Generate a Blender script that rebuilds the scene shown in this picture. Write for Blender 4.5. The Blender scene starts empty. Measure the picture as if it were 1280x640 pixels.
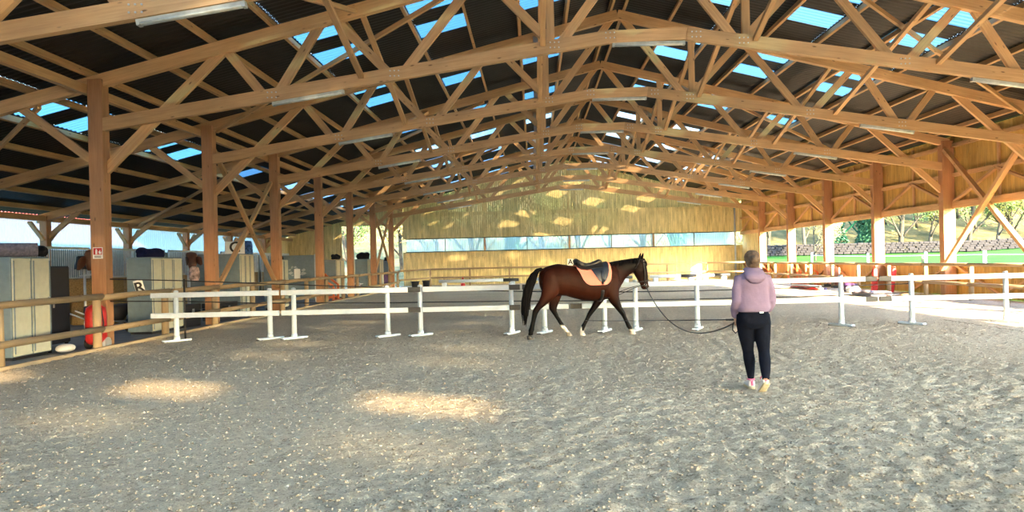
import bpy, bmesh, math, random
import numpy as np
from mathutils import Vector, Matrix, Quaternion
PI = math.pi
V = Vector
random.seed(11)
scene = bpy.context.scene
COL = scene.collection

# ------------------------------------------------------------------ helpers
class MB:
    """collects verts, faces, uvs; build() links ONE mesh object"""
    def __init__(s):
        s.v = []; s.f = []; s.uv = []; s.mi = []
    def quad(s, pts, uvs=None, mi=0):
        n = len(s.v); s.v += [tuple(p) for p in pts]
        s.f.append(list(range(n, n + len(pts)))); s.mi.append(mi)
        s.uv.append(uvs or [(0, 0)] * len(pts))
    def frame(s, c, ax, ay, az, mi=0, uo=None):
        # solid box, centre c, half vectors; ax is the long axis (uv u)
        c = V(c); ax, ay, az = V(ax), V(ay), V(az)
        if ax.cross(ay).dot(az) < 0: az = -az
        L = 2 * ax.length; W = 2 * ay.length; H = 2 * az.length
        o = random.random() * 50 if uo is None else uo
        P = lambda i, j, k: c + ax * i + ay * j + az * k
        def q(a, b, cc, d, u0, w): s.quad([a, b, cc, d], [(o, u0), (o + L, u0), (o + L, u0 + w), (o, u0 + w)], mi)
        q(P(-1,-1,-1), P(1,-1,-1), P(1,-1,1), P(-1,-1,1), o, H)
        q(P(-1,1,1), P(1,1,1), P(1,1,-1), P(-1,1,-1), o + 1, H)
        q(P(-1,1,-1), P(1,1,-1), P(1,-1,-1), P(-1,-1,-1), o + 2, W)
        q(P(-1,-1,1), P(1,-1,1), P(1,1,1), P(-1,1,1), o + 3, W)
        s.quad([P(1,-1,-1), P(1,1,-1), P(1,1,1), P(1,-1,1)], [(o, o), (o + .02, o), (o + .02, o + H), (o, o + H)], mi)
        s.quad([P(-1,1,-1), P(-1,-1,-1), P(-1,-1,1), P(-1,1,1)], [(o, o), (o + .02, o), (o + .02, o + H), (o, o + H)], mi)
    def box(s, x0, x1, y0, y1, z0, z1, mi=0):
        d = [abs(x1 - x0), abs(y1 - y0), abs(z1 - z0)]
        h = [V(((x1 - x0) / 2, 0, 0)), V((0, (y1 - y0) / 2, 0)), V((0, 0, (z1 - z0) / 2))]
        i = d.index(max(d)); o = [h[i]] + [h[j] for j in range(3) if j != i]
        s.frame(((x0 + x1) / 2, (y0 + y1) / 2, (z0 + z1) / 2), o[0], o[1], o[2], mi)
    def beam(s, p, q, w, h, up=(0, 0, 1), mi=0):
        # w = thickness across, h = depth along the up direction
        p, q, up = V(p), V(q), V(up)
        a = (q - p); L = a.length; a.normalize()
        sd = a.cross(up)
        if sd.length < 1e-4: sd = a.cross(V((1, 0, 0)))
        sd.normalize(); u2 = sd.cross(a).normalized()
        s.frame((p + q) / 2, a * L / 2, sd * w / 2, u2 * h / 2, mi)
    def tube(s, pts, r, n=8, cap=True, mi=0):
        pts = [V(p) for p in pts]; N = len(pts)
        rs = r if isinstance(r, (list, tuple)) else [r] * N
        base = len(s.v); prev = None; d = 0; ds = []
        for i, p in enumerate(pts):
            if i: d += (p - pts[i - 1]).length
            ds.append(d)
            t = (pts[min(i + 1, N - 1)] - pts[max(i - 1, 0)]).normalized()
            if prev is None:
                prev = t.orthogonal().normalized()
            a = (prev - t * prev.dot(t))
            a = a.normalized() if a.length > 1e-6 else t.orthogonal().normalized()
            prev = a; b = t.cross(a)
            for k in range(n):
                an = 2 * PI * k / n
                s.v.append(tuple(p + (a * math.cos(an) + b * math.sin(an)) * rs[i]))
        for i in range(N - 1):
            for k in range(n):
                k2 = (k + 1) % n
                s.f.append([base + i * n + k, base + i * n + k2, base + (i + 1) * n + k2, base + (i + 1) * n + k]); s.mi.append(mi)
                v0, v1 = k / n * .5, (k + 1) / n * .5
                s.uv.append([(ds[i], v0), (ds[i], v1), (ds[i + 1], v1), (ds[i + 1], v0)])
        if cap:
            s.f.append([base + k for k in range(n)][::-1]); s.mi.append(mi); s.uv.append([(0, 0)] * n)
            s.f.append([base + (N - 1) * n + k for k in range(n)]); s.mi.append(mi); s.uv.append([(0, 0)] * n)
    def rings(s, R, n=20, cap=True, mi=0):
        # R: list of (center, ex, ey, power): ex, ey half-axis vectors
        base = len(s.v)
        for c, ex, ey, pw in R:
            c, ex, ey = V(c), V(ex), V(ey)
            for k in range(n):
                a = 2 * PI * k / n; ca, sa = math.cos(a), math.sin(a)
                x = math.copysign(abs(ca) ** (2 / pw), ca); y = math.copysign(abs(sa) ** (2 / pw), sa)
                s.v.append(tuple(c + ex * x + ey * y))
        N = len(R)
        for i in range(N - 1):
            for k in range(n):
                k2 = (k + 1) % n
                s.f.append([base + i * n + k, base + i * n + k2, base + (i + 1) * n + k2, base + (i + 1) * n + k]); s.mi.append(mi)
                s.uv.append([(i * .1, k / n), (i * .1, (k + 1) / n), (i * .1 + .1, (k + 1) / n), (i * .1 + .1, k / n)])
        if cap:
            for i, rev in ((0, True), (N - 1, False)):
                idx = [base + i * n + k for k in range(n)]
                s.f.append(idx[::-1] if rev else idx); s.mi.append(mi); s.uv.append([(0, 0)] * n)
    def lathe(s, c, prof, n=20, ax=(0, 0, 1), mi=0):
        ax = V(ax).normalized(); a = ax.orthogonal().normalized(); b = ax.cross(a)
        s.rings([(V(c) + ax * h, a * r, b * r, 2) for r, h in prof], n, True, mi)
    def ball(s, c, rx, ry, rz, n=14, m=9, mi=0):
        s.rings([(V(c) + V((0, 0, rz * -math.cos(PI * (i + .02) / (m - .96)))), V((rx * max(.01, math.sin(PI * (i + .02) / (m - .96))), 0, 0)),
                  V((0, ry * max(.01, math.sin(PI * (i + .02) / (m - .96))), 0)), 2) for i in range(m)], n, True, mi)
    def prism(s, poly, y0, y1, mi=0, plane='xz'):
        # extrude an outline given in xz along y
        P = (lambda a, y, b: (a, y, b)) if plane == 'xz' else (lambda a, y, b: (y, a, b))
        n = len(poly)
        s.quad([P(a, y0, b) for a, b in poly], [(a, b) for a, b in poly], mi)
        s.quad([P(a, y1, b) for a, b in poly][::-1], [(a, b) for a, b in poly][::-1], mi)
        for i in range(n):
            a, b = poly[i]; c, d = poly[(i + 1) % n]
            s.quad([P(a, y1, b), P(c, y1, d), P(c, y0, d), P(a, y0, b)], None, mi)
    def mesh(s, name):
        me = bpy.data.meshes.new(name)
        me.from_pydata(s.v, [], s.f)
        ul = me.uv_layers.new(name='UVMap')
        flat = [c for u in s.uv for p in u for c in p]
        ul.data.foreach_set('uv', flat)
        return me
    def build(s, name, mat, parent=None, smooth=False, loc=None, mats=None, fix=False, **kw):
        me = s.mesh(name)
        for m in (mats or [mat]): me.materials.append(m)
        if mats: me.polygons.foreach_set('material_index', s.mi)
        if fix:
            bm = bmesh.new(); bm.from_mesh(me); bmesh.ops.recalc_face_normals(bm, faces=bm.faces); bm.to_mesh(me); bm.free()
        if smooth: me.shade_smooth() if smooth is True else me.shade_smooth()
        return link(name, me, parent, loc)

def link(name, me, parent=None, loc=None):
    o = bpy.data.objects.new(name, me); COL.objects.link(o)
    if parent: o.parent = parent
    if loc is not None: o.location = loc
    return o
def tag(o, label=None, cat=None, group=None, kind=None):
    if label: o['label'] = label
    if cat: o['category'] = cat
    if group: o['group'] = group
    if kind: o['kind'] = kind
    return o
def thing(name, label, cat, loc=(0, 0, 0), rz=0, group=None):
    o = bpy.data.objects.new(name, None); COL.objects.link(o)
    o.empty_display_size = .1
    o.location = loc; o.rotation_euler = (0, 0, rz)
    return tag(o, label, cat, group)
def struct(o): o['kind'] = 'structure'; return o
def dup(root, loc, rz=None, label=None, group=None):
    r = root.copy(); COL.objects.link(r); r.location = loc
    if rz is not None: r.rotation_euler = (0, 0, rz)
    if label: r['label'] = label
    if group: r['group'] = group
    for ch in list(root.children):
        c = ch.copy(); COL.objects.link(c); c.parent = r
        for g in list(ch.children):
            d = g.copy(); COL.objects.link(d); d.parent = c
    return r
def bevel(o, w=.01, seg=2):
    me = o.data; bm = bmesh.new(); bm.from_mesh(me)
    bmesh.ops.remove_doubles(bm, verts=bm.verts, dist=1e-5)
    bmesh.ops.bevel(bm, geom=list(bm.edges), offset=w, segments=seg, profile=.5, affect='EDGES', clamp_overlap=True)
    bm.to_mesh(me); bm.free(); return o
def remesh(mb, name, voxel, smooth=4, mat=None, parent=None, factor=.5):
    me = mb.mesh(name + '_src'); o = bpy.data.objects.new('tmp', me); COL.objects.link(o)
    bm = bmesh.new(); bm.from_mesh(me); bmesh.ops.recalc_face_normals(bm, faces=bm.faces); bm.to_mesh(me); bm.free()
    m = o.modifiers.new('r', 'REMESH'); m.mode = 'VOXEL'; m.voxel_size = voxel; m.use_smooth_shade = True
    if smooth:
        sm = o.modifiers.new('s', 'SMOOTH'); sm.iterations = smooth; sm.factor = factor
    bpy.context.view_layer.update()
    dg = bpy.context.evaluated_depsgraph_get()
    nm = bpy.data.meshes.new_from_object(o.evaluated_get(dg))
    bpy.data.objects.remove(o); bpy.data.meshes.remove(me)
    nm.name = name; nm.materials.clear()
    if mat: nm.materials.append(mat)
    nm.shade_smooth()
    return link(name, nm, parent)
def text_mesh(ch, size, mat, parent, M, name='letter', depth=.004):
    cu = bpy.data.curves.new('t', 'FONT'); cu.body = ch; cu.size = size; cu.extrude = depth
    cu.align_x = 'CENTER'; cu.align_y = 'CENTER'; cu.offset = size * .02
    o = bpy.data.objects.new('t', cu); COL.objects.link(o)
    bpy.context.view_layer.update()
    me = bpy.data.meshes.new_from_object(o.evaluated_get(bpy.context.evaluated_depsgraph_get()))
    bpy.data.objects.remove(o); bpy.data.curves.remove(cu)
    me.name = name; me.materials.clear(); me.materials.append(mat)
    t = link(name, me, parent); t.matrix_local = M
    return t
ORD = ['first', 'second', 'third', 'fourth', 'fifth', 'sixth', 'seventh', 'eighth', 'ninth', 'tenth', 'eleventh', 'twelfth', 'thirteenth', 'fourteenth', 'fifteenth', 'sixteenth', 'seventeenth']

# ------------------------------------------------------------------ materials
def M_(name):
    m = bpy.data.materials.new(name); m.use_nodes = True
    nt = m.node_tree; b = nt.nodes['Principled BSDF']
    return m, nt, b
def N(nt, t, **kw):
    n = nt.nodes.new(t)
    for k, v in kw.items():
        if k.startswith('i_'):
            key = k[2:].replace('_', ' '); n.inputs[key].default_value = v
        else: setattr(n, k, v)
    return n
def ramp(nt, fac, stops):
    r = nt.nodes.new('ShaderNodeValToRGB')
    e = r.color_ramp.elements
    while len(e) < len(stops): e.new(.5)
    for el, (p, c) in zip(e, stops):
        el.position = p; el.color = (*c, 1)
    nt.links.new(fac, r.inputs[0]); return r.outputs[0]
def mix(nt, fac, a, b, mode='MIX'):
    m = nt.nodes.new('ShaderNodeMix'); m.data_type = 'RGBA'; m.blend_type = mode
    for i, s in ((0, fac), (6, a), (7, b)):
        if hasattr(s, 'is_output'): nt.links.new(s, m.inputs[i])
        else: m.inputs[i].default_value = s if i == 0 else (*s, 1)
    return m.outputs[2]
def plain(name, col, rough=.6, metal=0, noise=.15, scale=8, bump=0, bscale=40):
    m, nt, b = M_(name)
    tc = N(nt, 'ShaderNodeTexCoord')
    nz = N(nt, 'ShaderNodeTexNoise', i_Scale=scale, i_Detail=4)
    nt.links.new(tc.outputs['Object'], nz.inputs['Vector'])
    lo = tuple(c * (1 - noise) for c in col); hi = tuple(min(1, c * (1 + noise)) for c in col)
    nt.links.new(ramp(nt, nz.outputs['Fac'], [(.3, lo), (.7, hi)]), b.inputs['Base Color'])
    b.inputs['Roughness'].default_value = rough; b.inputs['Metallic'].default_value = metal
    if rough > .7: b.inputs['Specular IOR Level'].default_value = .12
    if bump:
        n2 = N(nt, 'ShaderNodeTexNoise', i_Scale=bscale, i_Detail=4); nt.links.new(tc.outputs['Object'], n2.inputs['Vector'])
        bp = N(nt, 'ShaderNodeBump', i_Strength=bump, i_Distance=.02); nt.links.new(n2.outputs['Fac'], bp.inputs['Height'])
        nt.links.new(bp.outputs['Normal'], b.inputs['Normal'])
    return m
def wood(name, dark, mid, light, rough=.65, rnd=.25, knots=True, su=1.2, sv=26, var=.28):
    m, nt, b = M_(name)
    uv = N(nt, 'ShaderNodeUVMap'); mp = N(nt, 'ShaderNodeMapping'); mp.inputs['Scale'].default_value = (su, sv, 1)
    nt.links.new(uv.outputs[0], mp.inputs[0])
    oi = N(nt, 'ShaderNodeObjectInfo')
    nz = N(nt, 'ShaderNodeTexNoise', i_Scale=1.0, i_Detail=5, i_Roughness=.6, i_Distortion=.6)
    nt.links.new(mp.outputs[0], nz.inputs['Vector'])
    c = ramp(nt, nz.outputs['Fac'], [(.28, dark), (.5, mid), (.72, light)])
    mp2 = N(nt, 'ShaderNodeMapping'); mp2.inputs['Scale'].default_value = (.5, 1.4, 1); nt.links.new(uv.outputs[0], mp2.inputs[0])
    n2 = N(nt, 'ShaderNodeTexNoise', i_Scale=1.6, i_Detail=3); nt.links.new(mp2.outputs[0], n2.inputs['Vector'])
    c = mix(nt, .55, c, ramp(nt, n2.outputs['Fac'], [(.32, tuple(x * (1 - var) for x in mid)), (.68, tuple(min(1, x * (1 + var)) for x in mid))]), 'MIX')
    if knots:
        mp3 = N(nt, 'ShaderNodeMapping'); mp3.inputs['Scale'].default_value = (2.2, 7, 1); nt.links.new(uv.outputs[0], mp3.inputs[0])
        vo = N(nt, 'ShaderNodeTexVoronoi', i_Scale=1.0); nt.links.new(mp3.outputs[0], vo.inputs['Vector'])
        kf = ramp(nt, vo.outputs['Distance'], [(.05, (1, 1, 1)), (.13, (0, 0, 0))])
        c = mix(nt, kf, c, tuple(x * .45 for x in dark))
    hv = N(nt, 'ShaderNodeHueSaturation')
    mr = N(nt, 'ShaderNodeMapRange'); mr.inputs[3].default_value = 1 - rnd; mr.inputs[4].default_value = 1 + rnd
    nt.links.new(oi.outputs['Random'], mr.inputs[0]); nt.links.new(mr.outputs[0], hv.inputs['Value']); nt.links.new(c, hv.inputs['Color'])
    nt.links.new(hv.outputs[0], b.inputs['Base Color'])
    b.inputs['Roughness'].default_value = rough
    bp = N(nt, 'ShaderNodeBump', i_Strength=.15, i_Distance=.01); nt.links.new(nz.outputs['Fac'], bp.inputs['Height']); nt.links.new(bp.outputs[0], b.inputs['Normal'])
    return m
MAT = {}
MAT['pine'] = wood('pine_timber', (.36, .185, .08), (.545, .325, .155), (.70, .455, .245), rnd=.16)
MAT['post'] = wood('post_timber', (.33, .155, .07), (.44, .22, .105), (.56, .31, .155), rnd=.12)
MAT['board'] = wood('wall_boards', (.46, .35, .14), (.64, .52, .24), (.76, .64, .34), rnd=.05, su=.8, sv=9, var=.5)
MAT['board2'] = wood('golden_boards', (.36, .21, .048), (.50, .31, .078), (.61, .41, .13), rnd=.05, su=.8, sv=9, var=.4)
MAT['rail'] = wood('weathered_rail', (.24, .16, .085), (.36, .26, .15), (.48, .36, .22), rough=.85, rnd=.12, sv=14)
MAT['kerb'] = wood('kerb_timber', (.34, .25, .15), (.46, .35, .22), (.56, .44, .30), rough=.85)
MAT['white'] = plain('white_plastic', (.52, .61, .71), .45, noise=.05)
MAT['whiteboard'] = plain('white_board', (.85, .85, .83), .5, noise=.03)
MAT['blackband'] = plain('black_band', (.025, .028, .032), .5)
MAT['black'] = plain('black_rubber', (.012, .012, .014), .6)
MAT['strap'] = plain('black_leather', (.012, .011, .012), .4)
MAT['roof'] = plain('dark_roof_sheet', (.014, .0125, .0118), .55, noise=.4, scale=3)
MAT['galv'] = plain('galvanised_steel', (.55, .58, .60), .45, .6, noise=.12)
MAT['lampwhite'] = plain('lamp_housing', (.42, .44, .43), .5)
MAT['tube'] = plain('lamp_diffuser', (.55, .59, .58), .35)
MAT['lockgrey'] = plain('grey_steel_panel', (.17, .23, .26), .5, noise=.1)
MAT['lockbeige'] = plain('beige_steel_door', (.56, .56, .44), .5, noise=.06)
MAT['darkcab'] = plain('dark_blue_steel', (.010, .014, .024), .5)
MAT['red'] = plain('red_paint', (.50, .02, .02), .4)
MAT['orange'] = plain('orange_paint', (.75, .17, .045), .5)
MAT['navy'] = plain('navy_cloth', (.012, .014, .05), .9, bump=.4)
MAT['greycloth'] = plain('grey_blanket', (.16, .15, .19), .95, noise=.3, scale=20, bump=.5)
MAT['blackcloth'] = plain('black_cloth', (.012, .012, .014), .95, bump=.4)
MAT['purple'] = plain('purple_plastic', (.07, .03, .12), .5)
MAT['concrete'] = plain('aisle_concrete', (.30, .30, .31), .85, noise=.2, scale=1.5, bump=.2)
MAT['brownleather'] = plain('brown_leather', (.13, .05, .022), .45, noise=.25)
MAT['navyleather'] = plain('navy_leather', (.010, .016, .032), .38, noise=.25)
MAT['pinkcloth'] = plain('pink_quilted_cloth', (.80, .27, .20), .9, noise=.06, scale=40, bump=.3, bscale=90)
MAT['metal'] = plain('bright_metal', (.7, .7, .7), .25, 1)
MAT['stone'] = None
def straw():
    m, nt, b = M_('straw'); tc = N(nt, 'ShaderNodeTexCoord'); mp = N(nt, 'ShaderNodeMapping'); mp.inputs['Scale'].default_value = (18, 18, 60)
    nt.links.new(tc.outputs['Object'], mp.inputs[0]); nz = N(nt, 'ShaderNodeTexNoise', i_Scale=1, i_Detail=6, i_Roughness=.75); nt.links.new(mp.outputs[0], nz.inputs[0])
    nt.links.new(ramp(nt, nz.outputs[0], [(.3, (.10, .06, .02)), (.5, (.33, .22, .09)), (.7, (.52, .38, .17))]), b.inputs['Base Color']); b.inputs['Roughness'].default_value = .95
    bp = N(nt, 'ShaderNodeBump', i_Strength=1, i_Distance=.04); nt.links.new(nz.outputs[0], bp.inputs['Height']); nt.links.new(bp.outputs[0], b.inputs['Normal'])
    return m
MAT['straw'] = straw()
def sand():
    m, nt, b = M_('arena_sand'); tc = N(nt, 'ShaderNodeTexCoord')
    def nz(s, d=5, r=.6):
        n = N(nt, 'ShaderNodeTexNoise', i_Scale=s, i_Detail=d, i_Roughness=r); nt.links.new(tc.outputs['Object'], n.inputs[0]); return n.outputs[0]
    big, mid, fine, speck, sp2 = nz(.35, 3), nz(16, 5, .7), nz(60, 5, .75), nz(27, 3, .6), nz(9, 6, .8)
    c = ramp(nt, big, [(.3, (.66, .565, .44)), (.7, (.77, .68, .545))])
    c = mix(nt, .6, c, ramp(nt, mid, [(.32, (.70, .67, .64)), (.66, (1.1, 1.1, 1.1))]), 'MULTIPLY')
    c = mix(nt, .8, c, ramp(nt, speck, [(.30, (.30, .28, .26)), (.42, (1, 1, 1)), (.62, (1, 1, 1)), (.75, (1.25, 1.25, 1.25))]), 'MULTIPLY')
    c = mix(nt, .8, c, ramp(nt, sp2, [(.34, (.42, .40, .38)), (.46, (.95, .95, .95)), (.58, (1, 1, 1)), (.68, (1.25, 1.25, 1.25))]), 'MULTIPLY')
    c = mix(nt, .8, c, ramp(nt, fine, [(.30, (.45, .42, .38)), (.5, (1, 1, 1)), (.75, (1.2, 1.2, 1.2))]), 'MULTIPLY')
    nt.links.new(c, b.inputs['Base Color']); b.inputs['Roughness'].default_value = .95; b.inputs['Specular IOR Level'].default_value = .15
    b1 = N(nt, 'ShaderNodeBump', i_Strength=1.0, i_Distance=.06); nt.links.new(mid, b1.inputs['Height'])
    b2 = N(nt, 'ShaderNodeBump', i_Strength=.7, i_Distance=.02); nt.links.new(fine, b2.inputs['Height']); nt.links.new(b1.outputs[0], b2.inputs['Normal'])
    nt.links.new(b2.outputs[0], b.inputs['Normal'])
    return m
MAT['sand'] = sand()
MAT['clod'] = plain('dark_sand_clod', (.34, .29, .23), .95, noise=.4, scale=9)
def sheet(name, tcol, transp, dcol, wave=None):
    # translucent ribbed plastic roof / wall sheet
    m, nt, b = M_(name); out = nt.nodes['Material Output']
    nt.nodes.remove(b)
    t = N(nt, 'ShaderNodeBsdfTransparent'); t.inputs[0].default_value = (*tcol, 1)
    tl = N(nt, 'ShaderNodeBsdfTranslucent'); tl.inputs[0].default_value = (*dcol, 1)
    df = N(nt, 'ShaderNodeBsdfDiffuse'); df.inputs[0].default_value = (*dcol, 1)
    m0 = N(nt, 'ShaderNodeMixShader'); m0.inputs[0].default_value = .25
    nt.links.new(tl.outputs[0], m0.inputs[1]); nt.links.new(df.outputs[0], m0.inputs[2])
    m1 = N(nt, 'ShaderNodeMixShader'); m1.inputs[0].default_value = transp
    nt.links.new(m0.outputs[0], m1.inputs[1]); nt.links.new(t.outputs[0], m1.inputs[2])
    nt.links.new(m1.outputs[0], out.inputs[0])
    return m
MAT['sky_clear'] = sheet('clear_roof_sheet', (.80, .78, .72), .20, (.40, .55, .62))
MAT['sky_dimmed'] = sheet('dimmed_roof_sheet', (.70, .76, .78), .05, (.50, .70, .80))  # unseen front sheets, made to pass less sun so floor patches weaken
MAT['sky_far'] = sheet('milky_roof_sheet', (.75, .78, .78), .07, (.10, .16, .21))
MAT['sky_blue'] = sheet('blue_roof_sheet', (.10, .34, .46), .05, (.028, .063, .098))
MAT['wallsheet'] = sheet('clear_wall_sheet', (.25, .43, .53), .14, (.12, .20, .25))
MAT['backsheet'] = sheet('clear_window_sheet', (.70, .82, .82), .62, (.55, .70, .72))
# ------------------------------------------------------------------ the hall
CAMH = 1.6; F = 909.0
RX = 2.55                       # ridge line
T1, BAY = 15.5, 5.27            # first full truss in view, truss spacing
LPX, RPX = -9.2, 14.82          # timber post lines
LWX, RWX = -17.7, 15.1          # outer walls
Y0, Y1 = -14.0, 52.5            # front and back ends
zr = lambda u: 8.70 - .25 * u   # top of rafters at distance u from the ridge
zc = lambda u: 6.33 if u < .85 else 6.33 - .153 * (u - .85)   # axis of the lower chord

def corr(y): return .018 * math.sin(y * 2 * PI / .176)
SKY = []
for k in range(-5, 7):
    for a, b in ((.85, 1.85), (2.72, 3.68)):
        SKY.append((k, T1 + BAY * k + a, T1 + BAY * k + b))
PU = lambda i: .2 + 1.3 * i
ROWS = {1: [1, 3, 5], -1: [1, 3, 5, 10]}
def slope_strip(mb, sg, u0, u1, ya, yb):
    st = .044; n = max(1, round((yb - ya) / st)); ys = [ya + (yb - ya) * i / n for i in range(n + 1)]
    base = len(mb.v)
    for y in ys:
        for u in (u0, u1): mb.v.append((RX + sg * u, y, zr(u) + .19 + corr(y)))
    for i in range(n):
        a = base + 2 * i
        mb.f.append([a, a + 2, a + 3, a + 1] if sg < 0 else [a, a + 1, a + 3, a + 2]); mb.mi.append(0)
        mb.uv.append([(ys[i], u0), (ys[i + 1], u0), (ys[i + 1], u1), (ys[i], u1)])
for sg, umax, nm in ((-1, 20.7, 'ceiling'), (1, 12.95, 'ceiling.001')):
    mb = MB(); cuts = [0]
    for r in ROWS[sg]: cuts += [PU(r) + .03, PU(r + 1) - .03]
    cuts.append(umax)
    for i in range(len(cuts) - 1):
        if i % 2 == 0: slope_strip(mb, sg, cuts[i], cuts[i + 1], Y0 - .4, Y1 + .6)
        else:
            y = Y0 - .4
            for k, a, b in SKY:
                slope_strip(mb, sg, cuts[i], cuts[i + 1], y, a); y = b
            slope_strip(mb, sg, cuts[i], cuts[i + 1], y, Y1 + .6)
    struct(mb.build(nm, MAT['roof'], smooth=True))
mb = MB(); mb.beam((RX, Y0 - .4, 8.9), (RX, Y1 + .6, 8.9), .5, .05); struct(mb.build('trim_1', MAT['roof']))
NWIN = 4
rown = {1: 'row beside the ridge', 3: 'middle row', 5: 'lowest arena row', 10: 'row over the stable aisle'}
for sg in (-1, 1):
    sn = 'stable' if sg < 0 else 'field'
    for r in ROWS[sg]:
        for i, (k, a, b) in enumerate(SKY):
            if k >= 0: pl = 'in bay %s past the first truss' % ORD[k]
            else: pl = 'in bay %s before the first truss' % ORD[-k - 1]
            mb = MB(); slope_strip(mb, sg, PU(r) + .01, PU(r + 1) - .01, a - .02, b + .02)
            NWIN += 1; o = struct(mb.build('window_%d' % NWIN, MAT['sky_blue'] if -1 <= k < 3 else MAT['sky_far'] if k >= 3 else (MAT['sky_dimmed'] if i % 2 == 0 or k != -5 else MAT['sky_clear']), smooth=True))
# purlins
for sg, n in ((-1, 16), (1, 10)):
    for i in range(n):
        u = PU(i); mb = MB(); up = V((sg * .25, 0, 1)).normalized()
        mb.beam((RX + sg * u, Y0, zr(u) + .075), (RX + sg * u, Y1, zr(u) + .075), .075, .15, up)
        o = mb.build('purlin', MAT['pine'])
        tag(o, 'long pine roof purlin, %s below the ridge on the %s slope' % (ORD[i], 'stable' if sg < 0 else 'field'), 'beam', 'roof purlins')

# trusses: local x = distance from the ridge, origin at floor level
def P(x, y, z): return V((x, y, z))
def truss_bolts(mb, x, z, n=6, y=-.13):
    for i in range(n):
        mb.lathe((x + (i % 3 - 1) * .09, y, z + (i // 3 - .5) * .11), [(.016, 0), (.016, .012)], 6, (0, -1, 0), 1)
def make_truss(loc, label):
    t = thing('roof_truss', label, 'truss', loc, 0, 'timber roof trusses')
    B = lambda nm, p, q, w, h, mat='pine': (lambda m: (m.beam(p, q, w, h), m.build(nm, MAT[mat], t)))(MB())
    uL, uR = RX - LPX, RPX - RX
    for sg, u1 in ((-1, uL + 8.55), (1, uR + .1)):
        B('rafter', P(0, 0, zr(0) - .14), P(sg * u1, 0, zr(u1) - .14), .16, .27)
    def chord(p, q, w, h, nodes):
        m = MB(); m.beam(p, q, w, h)
        for x in nodes: truss_bolts(m, x, zc(abs(x)), 6, p[1] - .064)
        m.build('lower_chord', None, t, mats=[MAT['pine'], MAT['galv']])
    chord(P(-uL - .12, -.06, zc(uL)), P(-.7, -.06, zc(.75)), .13, .27, (-8, -5.4, -2, -.82))
    chord(P(-.95, -.055, zc(0) - .03), P(.82, -.055, zc(0) + .01), .13, .26, ())
    chord(P(.80, -.07, zc(.8)), P(uR + .1, -.07, zc(uR)), .13, .27, (8, 5.4, 2, 1.0))
    for sg in (-1, 1):
        for a, b, top in ((1.95, .12, 0), (1.95, 3.45, 0), (5.3, 3.65, 0), (5.45, 6.7, 0), (8.0, 6.95, 0), (8.15, 9.05, 0)):
            B('web', P(sg * a, .055, zc(a) - .05), P(sg * b, .055, zr(b) - .14), .09, .19)
        B('web', P(sg * 2.08, -.01, zc(2.1) - .08), P(sg * 2.08, -.01, zr(2.1) - .1), .09, .17)
        ue = uL if sg < 0 else uR
        B('knee_brace', P(sg * (ue - .1), .06, 3.75), P(sg * (ue - 2.65), .06, zr(ue - 2.65) - .2), .1, .2)
    # stable aisle: strut under the outer rafter
    a, b = uL + .1, uL + 2.9
    B('knee_brace', P(-(uL + 8.3), .06, 2.75), P(-(uL + 7.0), .06, zr(uL + 7.0) - .2), .09, .17)
    B('knee_brace', P(-a, .06, 3.9), P(-(uL + 1.7), .06, zr(uL + 1.7) - .2), .09, .17)
    return t
truss_y = [T1 + BAY * k for k in range(-1, 7)]
tl = lambda i: 'pine roof truss over the arena, %s from the front of the picture, above the posts' % ORD[i] if i else 'pine roof truss overhead crossing the upper corner with a lamp beneath'
T0 = make_truss((RX, truss_y[0], 0), tl(0))
for i in range(1, 8): dup(T0, (RX, truss_y[i], 0), None, 'pine roof truss on the %s pair of posts from the front' % ORD[i])
T0['label'] = 'pine roof truss on the first pair of posts, passing high overhead'

# posts
def make_post(x, y, w, h, name, label, group, mat='post', d=.26):
    t = MB(); t.box(-w / 2, w / 2, -d / 2, d / 2, 0, h)
    o = t.build(name, MAT[mat], None, loc=(x, y, 0)); bevel(o, .008, 1)
    return tag(o, label, 'post', group)
P1 = None
for i, y in enumerate(truss_y):
    make_post(LPX, y, .31, zr(RX - LPX) - .1, 'timber_post', 'square timber roof post along the stable aisle, %s from the front' % ORD[i], 'posts along the stable aisle')
    make_post(RPX + .02, y, .42, zr(RPX - RX) - .1, 'timber_post', 'square timber roof post along the field side, %s from the front' % ORD[i], 'posts along the field side', d=.3)
    make_post(LWX + .25, y, .26, zr(RX - LWX - .25) - .1, 'wall_post', 'short outer post against the clear stable wall, %s from the front' % ORD[i], 'outer stable posts', 'post')
    for s in (-1, 1):
        m = MB(); m.beam((LWX + .28, y + s * .17, 2.75), (LWX + .28, y + s * .86, 3.35), .08, .14, (1, 0, 0))
        tag(m.build('knee_brace', MAT['pine']), 'short %s knee brace on the outer stable post, %s from the front' % ('rear' if s > 0 else 'front', ORD[i]), 'brace', 'outer post braces')
m = MB(); m.box(LWX + .15, LWX + .35, Y0, Y1, 3.42, 3.62); tag(m.build('eave_beam', MAT['pine']), 'long eave beam above the clear stable wall', 'beam')
m = MB(); m.box(LPX - .30, LPX - .17, Y0, Y1, 5.36, 5.55); tag(m.build('eave_beam', MAT['pine']), 'long beam linking the tops of the stable aisle posts', 'beam')
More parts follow.
